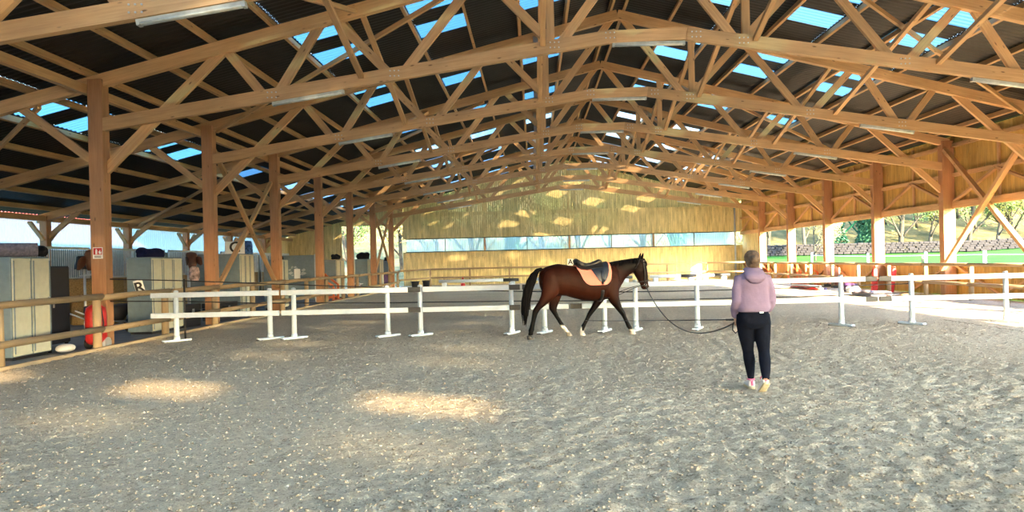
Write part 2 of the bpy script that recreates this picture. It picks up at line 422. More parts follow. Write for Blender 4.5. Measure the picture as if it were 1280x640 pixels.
# cross braces between posts and trusses
def brace(p, q, label, w=.09, h=.11, group='thin braces between the trusses', up=(1, 0, 0)):
    m = MB(); m.beam(p, q, w, h, up); return tag(m.build('brace', MAT['pine']), label, 'brace', group)
y2, y3 = truss_y[2], truss_y[3]
brace((LPX + .07, y2 + .16, 5.0), (LPX + .07, y3 - .17, .9), 'diagonal brace from the third stable post top down to the fourth', .1, .12, 'cross brace between stable posts')
brace((LPX - .08, y3 - .17, 4.6), (LPX - .08, y2 + .4, .9), 'diagonal brace from the fourth stable post down towards the third', .1, .12, 'cross brace between stable posts')
brace((LPX + .07, truss_y[6] + .17, 4.6), (LPX + .07, truss_y[7] - .17, .9), 'diagonal brace from the seventh stable post down to the eighth', .1, .12, 'cross brace between stable posts')
brace((LPX - .08, truss_y[7] - .17, 4.6), (LPX - .08, truss_y[6] + .4, .9), 'diagonal brace from the eighth stable post down to the seventh', .1, .12, 'cross brace between stable posts')
brace((RPX - .12, y3 - .2, 5.2), (RPX - .12, y2 + .2, .95), 'long diagonal brace falling from the fourth field post top to the front', .12, .16, 'cross brace on the field side')
brace((RPX - .30, y2 + .2, 5.2), (RPX - .30, y3 - .2, .95), 'long diagonal brace rising to the front from the fourth field post foot', .12, .16, 'cross brace on the field side')
for i in range(7):
    ya, yb = truss_y[i], truss_y[i + 1]
    for sg in (-1, 1):
        sn = 'stable' if sg < 0 else 'field'
        for u, dn in ((2.25, 'near the ridge'), (6.1, 'halfway down')):
            brace((RX + sg * u, yb - .1, zc(u) + .05), (RX + sg * u, ya + .1, zr(u) - .2), 'thin brace %s rising forwards from the %s truss, %s side' % (dn, ORD[i + 1], sn))
            if u < 3 or i % 2 == 0:
                brace((RX + sg * (u + .12), ya + .1, zc(u) + .05), (RX + sg * (u + .12), yb - .1, zr(u) - .2), 'thin brace %s rising backwards from the %s truss, %s side' % (dn, ORD[i], sn))
    # wind braces lying under the purlins
    if i % 2 == 1:
        for sg, ua, ub in ((-1, 4.2, 11.5), (-1, 13, 19.5), (1, 4.2, 11.5)):
            brace((RX + sg * ua, ya, zr(ua) - .32), (RX + sg * ub, yb, zr(ub) - .32), 'long wind brace under the purlins after the %s truss, %s' % (ORD[i], 'over the stable aisle' if ua > 12 else ('stable slope' if sg < 0 else 'field slope')), .07, .1, 'wind braces', (0, 0, 1))
# lamps
def make_lamp(loc, rot, label):
    t = thing('strip_light', label, 'light', loc, 0, 'strip lights under the trusses'); t.rotation_euler = (0, rot, 0)
    m = MB(); m.box(-.74, .74, -.05, .05, .0, .05); m.build('housing', MAT['lampwhite'], t)
    m = MB(); m.rings([((x, 0, -.01), (0, .048, 0), (0, 0, .022), 2.6) for x in (-.72, .72)], 12); m.build('diffuser', MAT['tube'], t, True)
    for s in (-1, 1):
        m = MB(); m.box(s * .72, s * .77, -.052, .052, -.034, .05); m.build('end_cap', MAT['lampwhite'], t)
    return t
L0 = None
for i, y in enumerate(truss_y):
    for du, dn in ((-7.25, 'stable side'), (.0, 'under the ridge'), (7.6, 'field side')):
        rot = 0 if du == 0 else (math.atan(.153) if du > 0 else -math.atan(.153))
        z = zc(abs(du)) - .19; lab = 'white strip light under the %s truss from the front, %s' % (ORD[i], dn)
        if L0 is None: L0 = make_lamp((RX + du, y - .05, z), rot, lab)
        else:
            d = dup(L0, (RX + du, y - .05, z), None, lab); d.rotation_euler = (0, rot, 0)

# walls of boards
def boards(mb, axis, pos, a0, a1, z0, z1, w=.15, gap=.004, th=.025, jit=.006):
    # vertical boards; z0, z1 numbers or functions of the coordinate
    a = a0
    while a < a1 - .01:
        b = min(a + w, a1); c = (a + b) / 2
        p = pos + random.uniform(-jit, jit)
        lo = z0(c) if callable(z0) else z0; hi = z1(c) if callable(z1) else z1
        if hi > lo + .02:
            if axis == 'x': mb.box(a + gap, b - gap, p, p + th, lo, hi)
            else: mb.box(p, p + th, a + gap, b - gap, lo, hi)
        a = b
roofz = lambda x: zr(abs(x - RX)) + .12
m = MB(); boards(m, 'x', Y1, LPX - .2, RWX, 0, 2.4); struct(m.build('wall_back', MAT['board']))
m = MB(); boards(m, 'x', Y1 - .03, LPX - .2, RWX, 3.36, lambda x: min(5.25, roofz(x))); struct(m.build('wall_back.001', MAT['board']))
m = MB(); boards(m, 'x', Y1 + .22, LPX - .2, RWX, 5.0, roofz, .15, .006); struct(m.build('wall_back.002', MAT['board']))
m = MB(); boards(m, 'x', Y1, LWX, LPX - .2, lambda x: 4.4 if -13.8 < x else 0, roofz); struct(m.build('wall_back.003', MAT['board']))

m = MB(); boards(m, 'x', Y0, LWX, RWX, 1.5, roofz); struct(m.build('wall_front_blocker', MAT['board']))  # unseen front boarding, brought down low to hold light off the near sand
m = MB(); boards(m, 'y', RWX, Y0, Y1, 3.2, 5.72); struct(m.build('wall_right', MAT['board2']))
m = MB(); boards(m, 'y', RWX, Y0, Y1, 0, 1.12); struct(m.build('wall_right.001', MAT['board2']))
m = MB(); boards(m, 'y', RWX, 48.3, Y1, 1.12, 3.2); struct(m.build('wall_right.002', MAT['board']))
m = MB(); m.box(RWX - .16, RWX - .01, Y0, Y1, 3.12, 3.36); struct(m.build('trim_2', MAT['pine']))
m = MB(); m.box(RWX - .16, RWX + .06, Y0, Y1, 1.10, 1.17); struct(m.build('trim_3', MAT['pine']))
for i, z in enumerate((4.3, 5.35)):
    m = MB(); m.box(RWX - .13, RWX - .01, Y0, Y1, z - .06, z + .07); struct(m.build('trim_%d' % (4 + i), MAT['pine']))
for i in range(8):
    ya = truss_y[i]; ym = ya + BAY / 2; yb = ya + BAY
    m = MB(); m.box(RWX - .09, RWX - .01, ym - .04, ym + .04, 3.36, 5.6)
    tag(m.build('wall_stud', MAT['pine']), 'slim stud on the boarded field wall, behind the %s field post' % ORD[i], 'stud', 'field wall studs')
    for s, yy in ((-1, ya + .25), (1, yb - .25)):
        if yb > Y1 and s > 0: continue
        m = MB(); m.beam((RWX - .12, ym + s * .06, 4.25), (RWX - .12, yy, 3.36), .08, .11, (1, 0, 0))
        tag(m.build('wall_brace', MAT['pine']), '%s sloping brace of the upper field wall bay after the %s post' % ('front' if s < 0 else 'rear', ORD[i]), 'brace', 'upper field wall braces')
        m = MB(); m.beam((RWX - .10, ym + s * .06, .15), (RWX - .10, yy, 1.08), .07, .10, (1, 0, 0))
        tag(m.build('wall_brace', MAT['pine']), '%s sloping brace of the low field wall bay after the %s post' % ('front' if s < 0 else 'rear', ORD[i]), 'brace', 'low field wall braces')
    if 0 < i < 7:
        pass
# back window strip
def ribbed(mb, axis, pos, a0, a1, z0, z1, pitch=.09, amp=.012):
    n = round((a1 - a0) / (pitch / 4)); base = len(mb.v)
    for i in range(n + 1):
        a = a0 + (a1 - a0) * i / n; p = pos + amp * math.sin(2 * PI * a / pitch)
        for z in (z0, z1): mb.v.append((a, p, z) if axis == 'x' else (p, a, z))
    for i in range(n):
        k = base + 2 * i; mb.f.append([k, k + 2, k + 3, k + 1]); mb.mi.append(0); mb.uv.append([(0, 0)] * 4)
wx = [LPX, -3.5, 2.62, 8.7, 14.55]
for i in range(4):
    m = MB(); ribbed(m, 'x', Y1 + .05, wx[i] + .06, wx[i + 1] - .06, 2.38, 3.38); w = struct(m.build('window_%d' % (i + 1), MAT['backsheet'], smooth=True))
    m = MB()
    for a, b, c, d in ((wx[i], wx[i + 1], 2.38, 2.44), (wx[i], wx[i + 1], 3.33, 3.39)): m.box(a, b, Y1 - .05, Y1 + .0, c, d)
    xm = (wx[i] + wx[i + 1]) / 2; m.box(xm - .025, xm + .025, Y1 - .02, Y1 + .02, 2.4, 3.36)
    struct(m.build('frame', MAT['blackband'], w))
for i in (1, 2, 3):
    make_post(wx[i], Y1 + .42, .25, roofz(wx[i]) - .3, 'gable_post', 'gable post showing in the back window, %s from the stable end' % ORD[i - 1], 'gable posts', d=.2)
    for s in (-1, 1):
        m = MB(); m.beam((wx[i] + s * .19, Y1 + .45, 2.5), (wx[i] + s * .85, Y1 + .45, 3.35), .08, .1, (0, 1, 0))
        tag(m.build('knee_brace', MAT['pine']), '%s brace of the %s gable post behind the ribbed window' % ('stable side' if s < 0 else 'field side', ORD[i - 1]), 'brace', 'gable post braces')
m = MB(); m.tube([(RWX - .55, Y1 - .12, 0), (RWX - .55, Y1 - .12, 5.2)], .06, 10); tag(m.build('downpipe', MAT['white'], smooth=True), 'white vertical pipe in the far field corner', 'pipe')
# stable side wall: clear ribbed sheet over a dark base
m = MB(); ribbed(m, 'y', LWX, Y0, 47, 2.42, 3.66, .18, .015); struct(m.build('wall_left', MAT['wallsheet'], smooth=True))
m = MB(); m.box(LWX - .05, LWX + .03, Y0, Y1, 0, 2.42); struct(m.build('wall_left.001', MAT['lockgrey']))
m = MB(); boards(m, 'y', LWX, 47, Y1, 2.42, 3.66); struct(m.build('wall_left.002', MAT['board']))

# ------------------------------------------------------------------ floor
rng = np.random.default_rng(4)
def vnoise(X, Y, cell, seed):
    r = np.random.default_rng(seed); G = r.random((512, 512))
    x = X / cell + 100; y = Y / cell + 100
    xi = np.floor(x).astype(int); yi = np.floor(y).astype(int); fx = x - xi; fy = y - yi
    fx = fx * fx * (3 - 2 * fx); fy = fy * fy * (3 - 2 * fy)
    g = lambda a, b: G[a % 512, b % 512]
    return (g(xi, yi) * (1 - fx) + g(xi + 1, yi) * fx) * (1 - fy) + (g(xi, yi + 1) * (1 - fx) + g(xi + 1, yi + 1) * fx) * fy
def grid_mesh(xs, ys, Z):
    nx, ny = len(xs), len(ys)
    XX, YY = np.meshgrid(xs, ys, indexing='ij')
    co = np.stack([XX, YY, Z], -1).reshape(-1, 3)
    idx = np.arange(nx * ny).reshape(nx, ny)
    q = np.stack([idx[:-1, :-1], idx[1:, :-1], idx[1:, 1:], idx[:-1, 1:]], -1).reshape(-1, 4)
    me = bpy.data.meshes.new('grid'); me.vertices.add(len(co)); me.vertices.foreach_set('co', co.ravel())
    me.loops.add(q.size); me.loops.foreach_set('vertex_index', q.ravel().astype(np.int32))
    me.polygons.add(len(q)); me.polygons.foreach_set('loop_start', np.arange(0, q.size, 4, dtype=np.int32))
    me.polygons.foreach_set('loop_total', np.full(len(q), 4, dtype=np.int32)); me.update(); me.validate()
    me.shade_smooth(); return me
EXPO = 2.25
# ------------------------------------------------------------------ outside
def smooth01(t): t = np.clip(t, 0, 1); return t * t * (3 - 2 * t)
def ground_h(X, Y):
    X = np.asarray(X, float); Y = np.asarray(Y, float)
    r = np.maximum(np.maximum(Y - 53.5, (X - 16.5) * .75), 0)
    h = 1.95 * smooth01(r / 30)
    h = h + np.clip(Y - 79, 0, 75) * .30 + np.clip(X - 75, 0, 60) * .15
    return h - .16
def grass_mat():
    m, nt, b = M_('meadow'); tc = N(nt, 'ShaderNodeTexCoord'); sp = N(nt, 'ShaderNodeSeparateXYZ'); nt.links.new(tc.outputs['Object'], sp.inputs[0])
    n1 = N(nt, 'ShaderNodeTexNoise', i_Scale=.12, i_Detail=5); n2 = N(nt, 'ShaderNodeTexNoise', i_Scale=3, i_Detail=6, i_Roughness=.7)
    for n in (n1, n2): nt.links.new(tc.outputs['Object'], n.inputs[0])
    g = ramp(nt, n1.outputs[0], [(.3, (.024, .088, .016)), (.7, (.036, .115, .024))])
    g = mix(nt, .5, g, ramp(nt, n2.outputs[0], [(.3, (.6, .6, .6)), (.7, (1.2, 1.2, 1.2))]), 'MULTIPLY')
    n3 = N(nt, 'ShaderNodeTexNoise', i_Scale=.45, i_Detail=8, i_Roughness=.75); nt.links.new(tc.outputs['Object'], n3.inputs[0])
    wd = ramp(nt, n3.outputs[0], [(.30, (.02, .035, .014)), (.48, (.075, .07, .032)), (.6, (.13, .11, .05)), (.75, (.06, .08, .03))])
    fy = N(nt, 'ShaderNodeMapRange'); fy.inputs[1].default_value = 77; fy.inputs[2].default_value = 81; nt.links.new(sp.outputs[1], fy.inputs[0])
    c = mix(nt, fy.outputs[0], g, wd)
    fx = N(nt, 'ShaderNodeMapRange'); fx.inputs[1].default_value = -2; fx.inputs[2].default_value = -4; nt.links.new(sp.outputs[0], fx.inputs[0])
    c = mix(nt, fx.outputs[0], c, wd)
    # unseen grey yard in front of the hall, added to bounce light in
    fz = N(nt, 'ShaderNodeMapRange'); fz.inputs[1].default_value = -12.5; fz.inputs[2].default_value = -13.5; nt.links.new(sp.outputs[1], fz.inputs[0])
    c = mix(nt, fz.outputs[0], c, (.20, .20, .19))
    nt.links.new(c, b.inputs['Base Color']); b.inputs['Roughness'].default_value = 1; b.inputs['Specular IOR Level'].default_value = .05
    bp = N(nt, 'ShaderNodeBump', i_Strength=.6, i_Distance=.2); nt.links.new(n2.outputs[0], bp.inputs['Height']); nt.links.new(bp.outputs[0], b.inputs['Normal'])
    return m
gx = np.concatenate([np.arange(-90, -18, 8.), np.arange(-18, 90, 2.), np.arange(90, 181, 10.)]); gy = np.concatenate([np.arange(-70, 48, 4.), np.arange(48, 170, 2.)])
GX, GY = np.meshgrid(gx, gy, indexing='ij')
GZ = ground_h(GX, GY)
inside = (GX > -19) & (GX < 16.4) & (GY > -14.5) & (GY < 54); GZ[inside] = -.3
me = grid_mesh(gx, gy, GZ); me.name = 'ground'; me.materials.append(grass_mat()); struct(link('ground', me))
def stone_mat():
    m, nt, b = M_('field_stone'); tc = N(nt, 'ShaderNodeTexCoord'); mp = N(nt, 'ShaderNodeMapping'); mp.inputs['Scale'].default_value = (2, 2, 4)
    nt.links.new(tc.outputs['Object'], mp.inputs[0]); vo = N(nt, 'ShaderNodeTexVoronoi', i_Scale=1.2); nt.links.new(mp.outputs[0], vo.inputs[0])
    nt.links.new(ramp(nt, vo.outputs['Distance'], [(.0, (.015, .015, .018)), (.6, (.006, .006, .009))]), b.inputs['Base Color']); b.inputs['Roughness'].default_value = .95
    return m
MAT['stone'] = stone_mat()
# dry stone wall: many stones, one wall
m = MB(); x = 12.0
while x < 70:
    wd = random.uniform(.35, .75)
    for l in range(5):
        z0 = float(ground_h(x, 75.5)) + l * .22
        m.frame((x + wd / 2 + l * .17 + random.uniform(-.05, .05), 75.5 + random.uniform(-.06, .06), z0 + .2), V((wd * .48, 0, 0)), V((0, .3, 0)), V((0, 0, .115 + random.uniform(-.02, .03))))
    x += wd
o = m.build('stone_wall', MAT['stone']); bevel(o, .05, 1); tag(o, 'low grey dry stone wall at the far edge of the green field', 'stone wall')
# bare trees
bark = plain('bark', (.045, .043, .036), .95, noise=.3, scale=6)
ivybark = plain('ivy', (.012, .07, .035), .8, noise=.6, scale=10)
def leafmat(name, c):
    m, nt, b = M_(name); oi = N(nt, 'ShaderNodeTexCoord'); nz = N(nt, 'ShaderNodeTexNoise', i_Scale=1.3); nt.links.new(oi.outputs['Object'], nz.inputs[0])
    nt.links.new(ramp(nt, nz.outputs[0], [(.35, tuple(v * .6 for v in c)), (.65, c)]), b.inputs['Base Color']); b.inputs['Roughness'].default_value = .8
    return m
LEAF = [leafmat('spring_leaf', (.20, .22, .05)), leafmat('pale_twig', (.28, .24, .11)), leafmat('ivy_leaf', (.010, .075, .038)), leafmat('green_leaf', (.07, .15, .035))]
def tree_meshes(seed, h, rt, leaf, ivy, nleaf):
    rs = random.Random(seed); wood_ = MB(); lv = MB(); tips = []
    def grow(p, d, L, r, lev):
        n = 5; pts = [p]; q = p.copy(); dd = d.copy()
        for i in range(n):
            dd = (dd + V((rs.uniform(-1, 1), rs.uniform(-1, 1), rs.uniform(-.3, .6))) * .13).normalized(); q = q + dd * L / n; pts.append(q.copy())
        wood_.tube(pts, [r * (1 - .6 * i / n) for i in range(n + 1)], 7 if lev < 2 else 4)
        if lev >= 1: tips.extend(pts[2:])
        if lev < 3:
            for k in range(7 if lev == 0 else 4):
                t = rs.uniform(.35, 1.0) if lev else .2 + .8 * (k + rs.random()) / 7
                b = pts[min(n, int(t * n) + (1 if lev else 0))]; an = rs.uniform(0, 2 * PI); sp = rs.uniform(.5, .95)
                nd = (dd * (1 - sp * .5) + V((math.cos(an), math.sin(an), rs.uniform(0, .5))) * sp).normalized()
                grow(b, nd, L * rs.uniform(.42, .6), r * .45, lev + 1)
    grow(V((0, 0, -.2)), V((0, 0, 1)), h * .62, rt, 0)
    for i in range(nleaf):
        if ivy:
            z = rs.uniform(0, h * .75); an = rs.uniform(0, 2 * PI); rr = (1.0 + .25 * math.sin(z * 2)) * rs.uniform(.55, 1.0) * (1 - .45 * z / h)
            c = V((rr * math.cos(an), rr * math.sin(an), z)); s = rs.uniform(.10, .22)
        else:
            c = rs.choice(tips) + V((rs.gauss(0, .35), rs.gauss(0, .35), rs.gauss(0, .3))); s = rs.uniform(.05, .13)
        a = V((rs.gauss(0, 1), rs.gauss(0, 1), rs.gauss(0, 1))).normalized(); b = a.orthogonal().normalized()
        lv.quad([c - a * s, c + b * s * .6, c + a * s, c - b * s * .6])
    return wood_.mesh('trunk'), lv.mesh('foliage')
TK = []
for seed, h, rt, lf, ivy, nl in ((1, 14, .21, 0, False, 9000), (2, 12, .17, 1, False, 9000), (3, 12, .3, 2, True, 4200), (4, 15, .30, 3, False, 9000)):
    a, b = tree_meshes(seed, h, rt, lf, ivy, nl); a.materials.append(ivybark if ivy else bark); b.materials.append(LEAF[lf]); a.shade_smooth(); TK.append((a, b))
kinds = ['bare spring tree with yellow-green leaves', 'pale twiggy bare tree', 'trunk wrapped in dark ivy', 'broad tree with green leaves']
gaps = [(905, 72, 1), (930, 84, 3), (960, 80, 0), (985, 86, 1), (1006, 79, 0), (1019, 70, 1), (1047, 80, 2), (1062, 92, 1), (1082, 79, 2), (1108, 90, 0), (1126, 77.5, 3), (1148, 88, 1), (1161, 79, 0), (1176, 84, 1), (1199, 92, 0), (1211, 79, 3), (1222, 86, 1), (1245, 78, 0), (1258, 88, 1), (1268, 79, 3), (1300, 84, 0), (1335, 80, 1)]
for i, (px, y, k) in enumerate(gaps):
    x = (px - 667) / F * y; t = thing('field_tree', '%s beyond the field, %s counted from the far arena corner' % (kinds[k], ORD[i] if i < 17 else ['eighteenth', 'nineteenth', 'twentieth', 'twenty-first', 'twenty-second'][i - 17]), 'tree', (x, y, float(ground_h(x, y)) - .1), i * 1.3, 'trees beyond the field')
    link('trunk', TK[k][0], t); link('foliage', TK[k][1], t); s = 1 if y > 73 else .62; t.scale = (s, s, s)
for i in range(14):
    y = 96 + (i * 7 % 5) * 3; x = 22 + i * 4.1; k = (0, 1, 3, 1, 0)[i % 5]
    t = thing('hill_tree', 'spring tree up the wooded bank beyond the field, %s from the far corner' % ORD[i], 'tree', (x, y, float(ground_h(x, y)) - .2), i * 1.7, 'trees up the wooded bank')
    link('trunk', TK[k][0], t); link('foliage', TK[k][1], t)
for i, x in enumerate((-15.5, -12.5, -9, -5, -2, 1, 4.2, 7.5, 10.5, 13)):
    y = 62 + (i * 37 % 10); k = (3, 0, 1, 3, 2, 3, 3, 0, 3, 2)[i]
    t = thing('woodland_tree', '%s behind the end wall, %s from the stable side' % (kinds[k], ORD[i]), 'tree', (x, y, float(ground_h(x, y)) - .1), i * 2.1, 'trees behind the end wall')
    link('trunk', TK[k][0], t); link('foliage', TK[k][1], t)
# pasture fence outside the field side
pf = [(1015, 62), (1085, 54), (1157, 46.5), (1231, 40.5), (1310, 35)]
prev = None
for i, (px, y) in enumerate(pf):
    x = (px - 667) / F * y; z = float(ground_h(x, y)); m = MB(); m.box(-.07, .07, -.07, .07, 0, 1.55)
    o = m.build('pasture_post', MAT['white'], None, loc=(x, y, z - .05)); bevel(o, .015, 1); tag(o, 'slim white pasture fence post outside, %s from the far end' % ORD[i], 'post', 'pasture fence posts')
    if prev:
        m = MB(); m.tube([prev, (x, y, z + 1.28)], .02, 6); tag(m.build('pasture_wire', MAT['white']), 'thin white fence tape outside between the %s and %s pasture posts' % (ORD[i - 1], ORD[i]), 'fence tape', 'pasture fence tapes')
    prev = (x, y, z + 1.28)
# red roofed barn beyond the clear stable wall
t = thing('barn', 'long low barn with a red roof glimpsed through the clear stable wall', 'barn', (-34, 46, -.16))
m = MB(); m.box(-4, 4, -9, 9, 0, 3.6); m.build('wall', plain('barn_wall', (.55, .55, .52), .8), t)
m = MB(); m.prism([(-4.6, 3.5), (4.6, 3.5), (0, 6.4)], -9.4, 9.4); m.build('roof', plain('red_roof', (.55, .12, .09), .7), t)

# ------------------------------------------------------------------ fences of the arena
def round_rail(pts, r=.075, label='', group=None):
    m = MB(); m.tube(pts, r, 12); o = m.build('fence_rail', MAT['rail'], smooth=True)
    return tag(o, label, 'rail', group)
FX = -8.88
fy = [12.03 + 2.72 * i for i in range(14)]
for i, y in enumerate(fy):
    m = MB(); m.tube([(0, 0, -.05), (0, 0, .6), (0, 0, 1.02)], [.085, .08, .078], 12); o = m.build('fence_post', MAT['rail'], None, True, (FX, y, 0))
    tag(o, 'round wooden fence post along the stable aisle, %s from the front' % ORD[i], 'post', 'round posts of the stable fence')
for h, nm in ((1.08, 'upper'), (.42, 'lower')):
    for i in range(0, 13):
        a, b = fy[i] - (2.5 if i == 0 else 0), fy[i + 1]
        round_rail([(FX + .10, a - .02, h - .02), (FX + .105, (a + b) / 2, h + random.uniform(-.012, .012)), (FX + .10, b + .02, h)], .062, '%s round rail of the stable fence, %s length from the front' % (nm, ORD[i]), 'rails of the stable fence')
BY = 50.6
# far end and field side
ex = [-7.2 + 2.75 * i for i in range(8)]
for i, x in enumerate(ex):
    m = MB(); m.tube([(0, 0, -.05), (0, 0, 1.15)], .075, 10); tag(m.build('fence_post', MAT['rail'], None, True, (x, BY, 0)), 'round wooden fence post before the end wall, %s from the stable side' % ORD[i], 'post', 'round posts of the end fence')
for h, nm in ((1.18, 'upper'), (.58, 'lower')):
    round_rail([(FX + .1, fy[-1], h - .05), (-7.2, BY - .1, h)], .06, '%s corner rail of the end fence at the stable side' % nm, 'end fence rails')
    round_rail([(-7.2, BY - .1, h), (2, BY - .1, h), (12.05, BY - .1, h)], .06, '%s rail of the end fence under the back window' % nm, 'end fence rails')
    round_rail([(12.05, BY - .1, h), (13.9, 47.6, h)], .06, '%s corner rail of the end fence at the field side' % nm, 'end fence rails')
GXR = 14.0
gy_ = [47.6 - 2.7 * i for i in range(13)]
for i, y in enumerate(gy_):
    m = MB(); m.tube([(0, 0, -.05), (0, 0, 1.12)], .08, 12); tag(m.build('fence_post', MAT['rail'], None, True, (GXR, y, 0)), 'round sunlit fence post along the field side, %s from the far corner' % ORD[i], 'post', 'round posts of the field fence')
for h, nm in ((1.15, 'upper'), (.52, 'lower')):
    for i in range(12):
        round_rail([(GXR - .09, gy_[i], h), (GXR - .09, gy_[i + 1], h)], .06, '%s round rail of the field fence, %s length from the far corner' % (nm, ORD[i]), 'rails of the field fence')

# ------------------------------------------------------------------ white arena fence
WY = 16.05
wposts = [219, 336, 366, 483, 524, 638, 679, 754, 793, 870, 1050, 1138, 1256]
WX = [(p - 667) / F * WY for p in wposts]
FLATS = [(x, WY - .05, .42) for x in WX]
def make_wpost(loc, label, rz):
    t = thing('white_fence_post', label, 'fence post', loc, rz, 'white fence posts')
    m = MB(); m.tube([(0, 0, .04), (0, 0, .5), (0, 0, 1.1)], [.058, .054, .05], 14); m.build('pole', MAT['white'], t, True)
    m = MB(); m.lathe((0, 0, 1.1), [(.05, 0), (.052, .012), (.035, .03), (.005, .034)], 14); m.build('cap', MAT['white'], t, True)
    m = MB(); m.rings([((0, y, .028), (w_, 0, 0), (0, 0, .026), 5) for y, w_ in ((-.30, .055), (-.28, .065), (.28, .065), (.30, .055))], 12); m.build('foot', MAT['white'], t)
    m = MB(); m.lathe((0, 0, .04), [(.075, 0), (.066, .05), (.058, .09)], 14); m.build('socket', MAT['white'], t, True)
    for y in (-.255, .255):
        m = MB(); m.box(-.06, .06, y - .05, y + .05, 0, .02); m.build('foot_pad', MAT['black'], t)
    for z in (1.03, .585):
        m = MB(); m.box(-.02, .02, -.12, -.045, z - .065, z - .045); m.build('rail_hook', MAT['galv'], t)
    return t
wp0 = None
for i, x in enumerate(WX):
    lab = 'white plastic arena fence post on a flat foot, %s from the stable end' % ORD[i]
    rz = -.75 if i < 5 else (-.45 if i < 10 else .5)
    if wp0 is None: wp0 = make_wpost((x, WY, 0), lab, rz)
    else: dup(wp0, (x, WY, 0), rz, lab)
units = [(190, 350, 0, 0), (352, 526, 0, .27), (528, 650, 0, .24), (652, 710, .18, 0), (711, 918, .26, 0), (920, 1094, 0, .26), (1096, 1300, .26, 0)]
for i, (a, b, bl, br) in enumerate(units):
    xa, xb = (a - 667) / F * WY, (b - 667) / F * WY - .015
    for z, nm in ((1.03, 'upper'), (.585, 'lower')):
        t = thing('white_fence_rail', '%s white rail of the arena fence, %s length from the stable end' % (nm, ORD[i]), 'rail', ((xa + xb) / 2, WY - .085, z), 0, 'white fence rails')
        L = (xb - xa) / 2
        m = MB(); m.rings([((x, 0, 0), (0, .02, 0), (0, 0, .056), 6) for x in (-L + bl, L - br)], 16); m.build('plank', MAT['white'], t)
        for s, w_ in ((-1, bl), (1, br)):
            if w_:
                m = MB(); m.rings([((x, 0, 0), (0, .021, 0), (0, 0, .057), 6) for x in sorted((s * L, s * (L - w_)))], 16)
                m.build('black_band', MAT['blackband'], t)
# black tapes strung in front of it from the first stable post
def tape(pts, label):
    m = MB(); m.tube(pts, .012, 6); tag(m.build('fence_tape', MAT['black'], smooth=True), label, 'fence tape', 'black fence tapes')
xw = lambda px: (px - 667) / F * 16.2
tape([(LPX + .16, T1, 1.42), (xw(231), 16.15, 1.34), (xw(320), 16.2, 1.24), (xw(480), 16.25, 1.08), (xw(640), 16.25, .93), (xw(760), 16.25, .86), (xw(870), 16.25, .845), (xw(1000), 16.25, .86), (WX[11], WY + .06, .90)], 'upper black tape sagging behind the white fence from the first stable post')
tape([(LPX + .16, T1, .95), (xw(231), 16.15, .88), (xw(320), 16.2, .80), (xw(480), 16.25, .74), (xw(640), 16.25, .71), (xw(760), 16.25, .67), (xw(870), 16.25, .66), (xw(1000), 16.25, .66), (WX[11], WY + .06, .70)], 'lower black tape sagging behind the white fence from the first stable post')
m = MB(); m.tube([(0, 0, 0), (0, 0, 1.4)], .022, 8); tag(m.build('tape_stake', MAT['black'], None, True, (xw(231), 16.15, -.02)), 'thin black stake holding the black tapes by the stable fence', 'stake')
# ------------------------------------------------------------------ stable aisle
LFX = -9.58
def locker(y0, y1, h, depth, n, label, dx=0):
    t = thing('tack_locker', label, 'locker', (LFX + dx, y0, -.02), 0, 'steel tack lockers by the stable fence')
    L = y1 - y0
    m = MB(); m.box(-depth, -.03, 0, L, .06, h); o = m.build('body', MAT['lockgrey'], t); bevel(o, .012, 1)
    m = MB(); m.box(-depth + .04, -.06, .04, L - .04, 0, .06); m.build('plinth', MAT['black'], t)
    w = L / n
    for i in range(n):
        m = MB(); m.box(-.03, 0, i * w + .024, (i + 1) * w - .024, .08, h - .03); d = m.build('door', MAT['lockbeige'], t); bevel(d, .008, 1)
        for s in (.03, w - .05):
            m = MB(); m.box(0, .012, i * w + s, i * w + s + .022, .12, h - .07); m.build('groove_shade', MAT['lockgrey'], d)  # dark strips stand in for the shade in the door grooves
        m = MB(); m.box(0, .03, i * w + w * .82, i * w + w * .86, 1.0, 1.14); m.build('handle', MAT['galv'], d)
    return t
locker(13.35, 14.42, 1.92, .75, 2, 'grey steel locker with beige doors behind the fence, rolled blanket on top')
locker(18.25, 19.85, 1.94, .64, 3, 'grey steel locker with beige doors, heaped navy cloth on top')
locker(23.75, 24.95, 2.08, .95, 3, 'grey steel locker with beige doors under the white board lettered C')
locker(27.4, 28.4, 1.9, .6, 2, 'grey steel locker beside the hanging black coat')
locker(35.3, 36.8, 1.9, .62, 2, 'grey steel locker with beige doors behind the orange jump stands')
locker(42.0, 43.2, 1.95, .75, 2, 'far grey locker with a dark bundle on top')
locker(45.2, 46.4, 1.95, .55, 2, 'far grey locker in front of the bright end doorway')
locker(48.0, 49.2, 1.85, .45, 1, 'last small grey locker by the end wall')
# tall plain cabinet
t = thing('cabinet', 'tall dark blue cabinet beside the first locker', 'cabinet', (-9.7, 14.55, -.02))
m = MB(); m.box(-.55, 0, 0, .62, .16, 1.74); o = m.build('body', MAT['darkcab'], t); bevel(o, .012, 1)
m = MB(); m.box(0, .02, .02, .60, .18, 1.72); d = m.build('door', MAT['darkcab'], t); bevel(d, .006, 1)
m = MB(); m.box(.02, .045, .07, .09, .9, 1.05); m.build('handle', MAT['galv'], d)
for x, y in ((-.5, .05), (-.05, .05), (-.5, .57), (-.05, .57)):
    m = MB(); m.box(x - .025, x + .025, y - .025, y + .025, 0, .16); m.build('leg', MAT['black'], t)
m = MB(); m.ball((0, 0, .09), .16, .22, .09); o = m.build('boot_bag', MAT['whiteboard'], None, True, (-9.45, 14.62, -.025)); tag(o, 'small pale bag lying at the foot of the dark cabinet', 'bag')
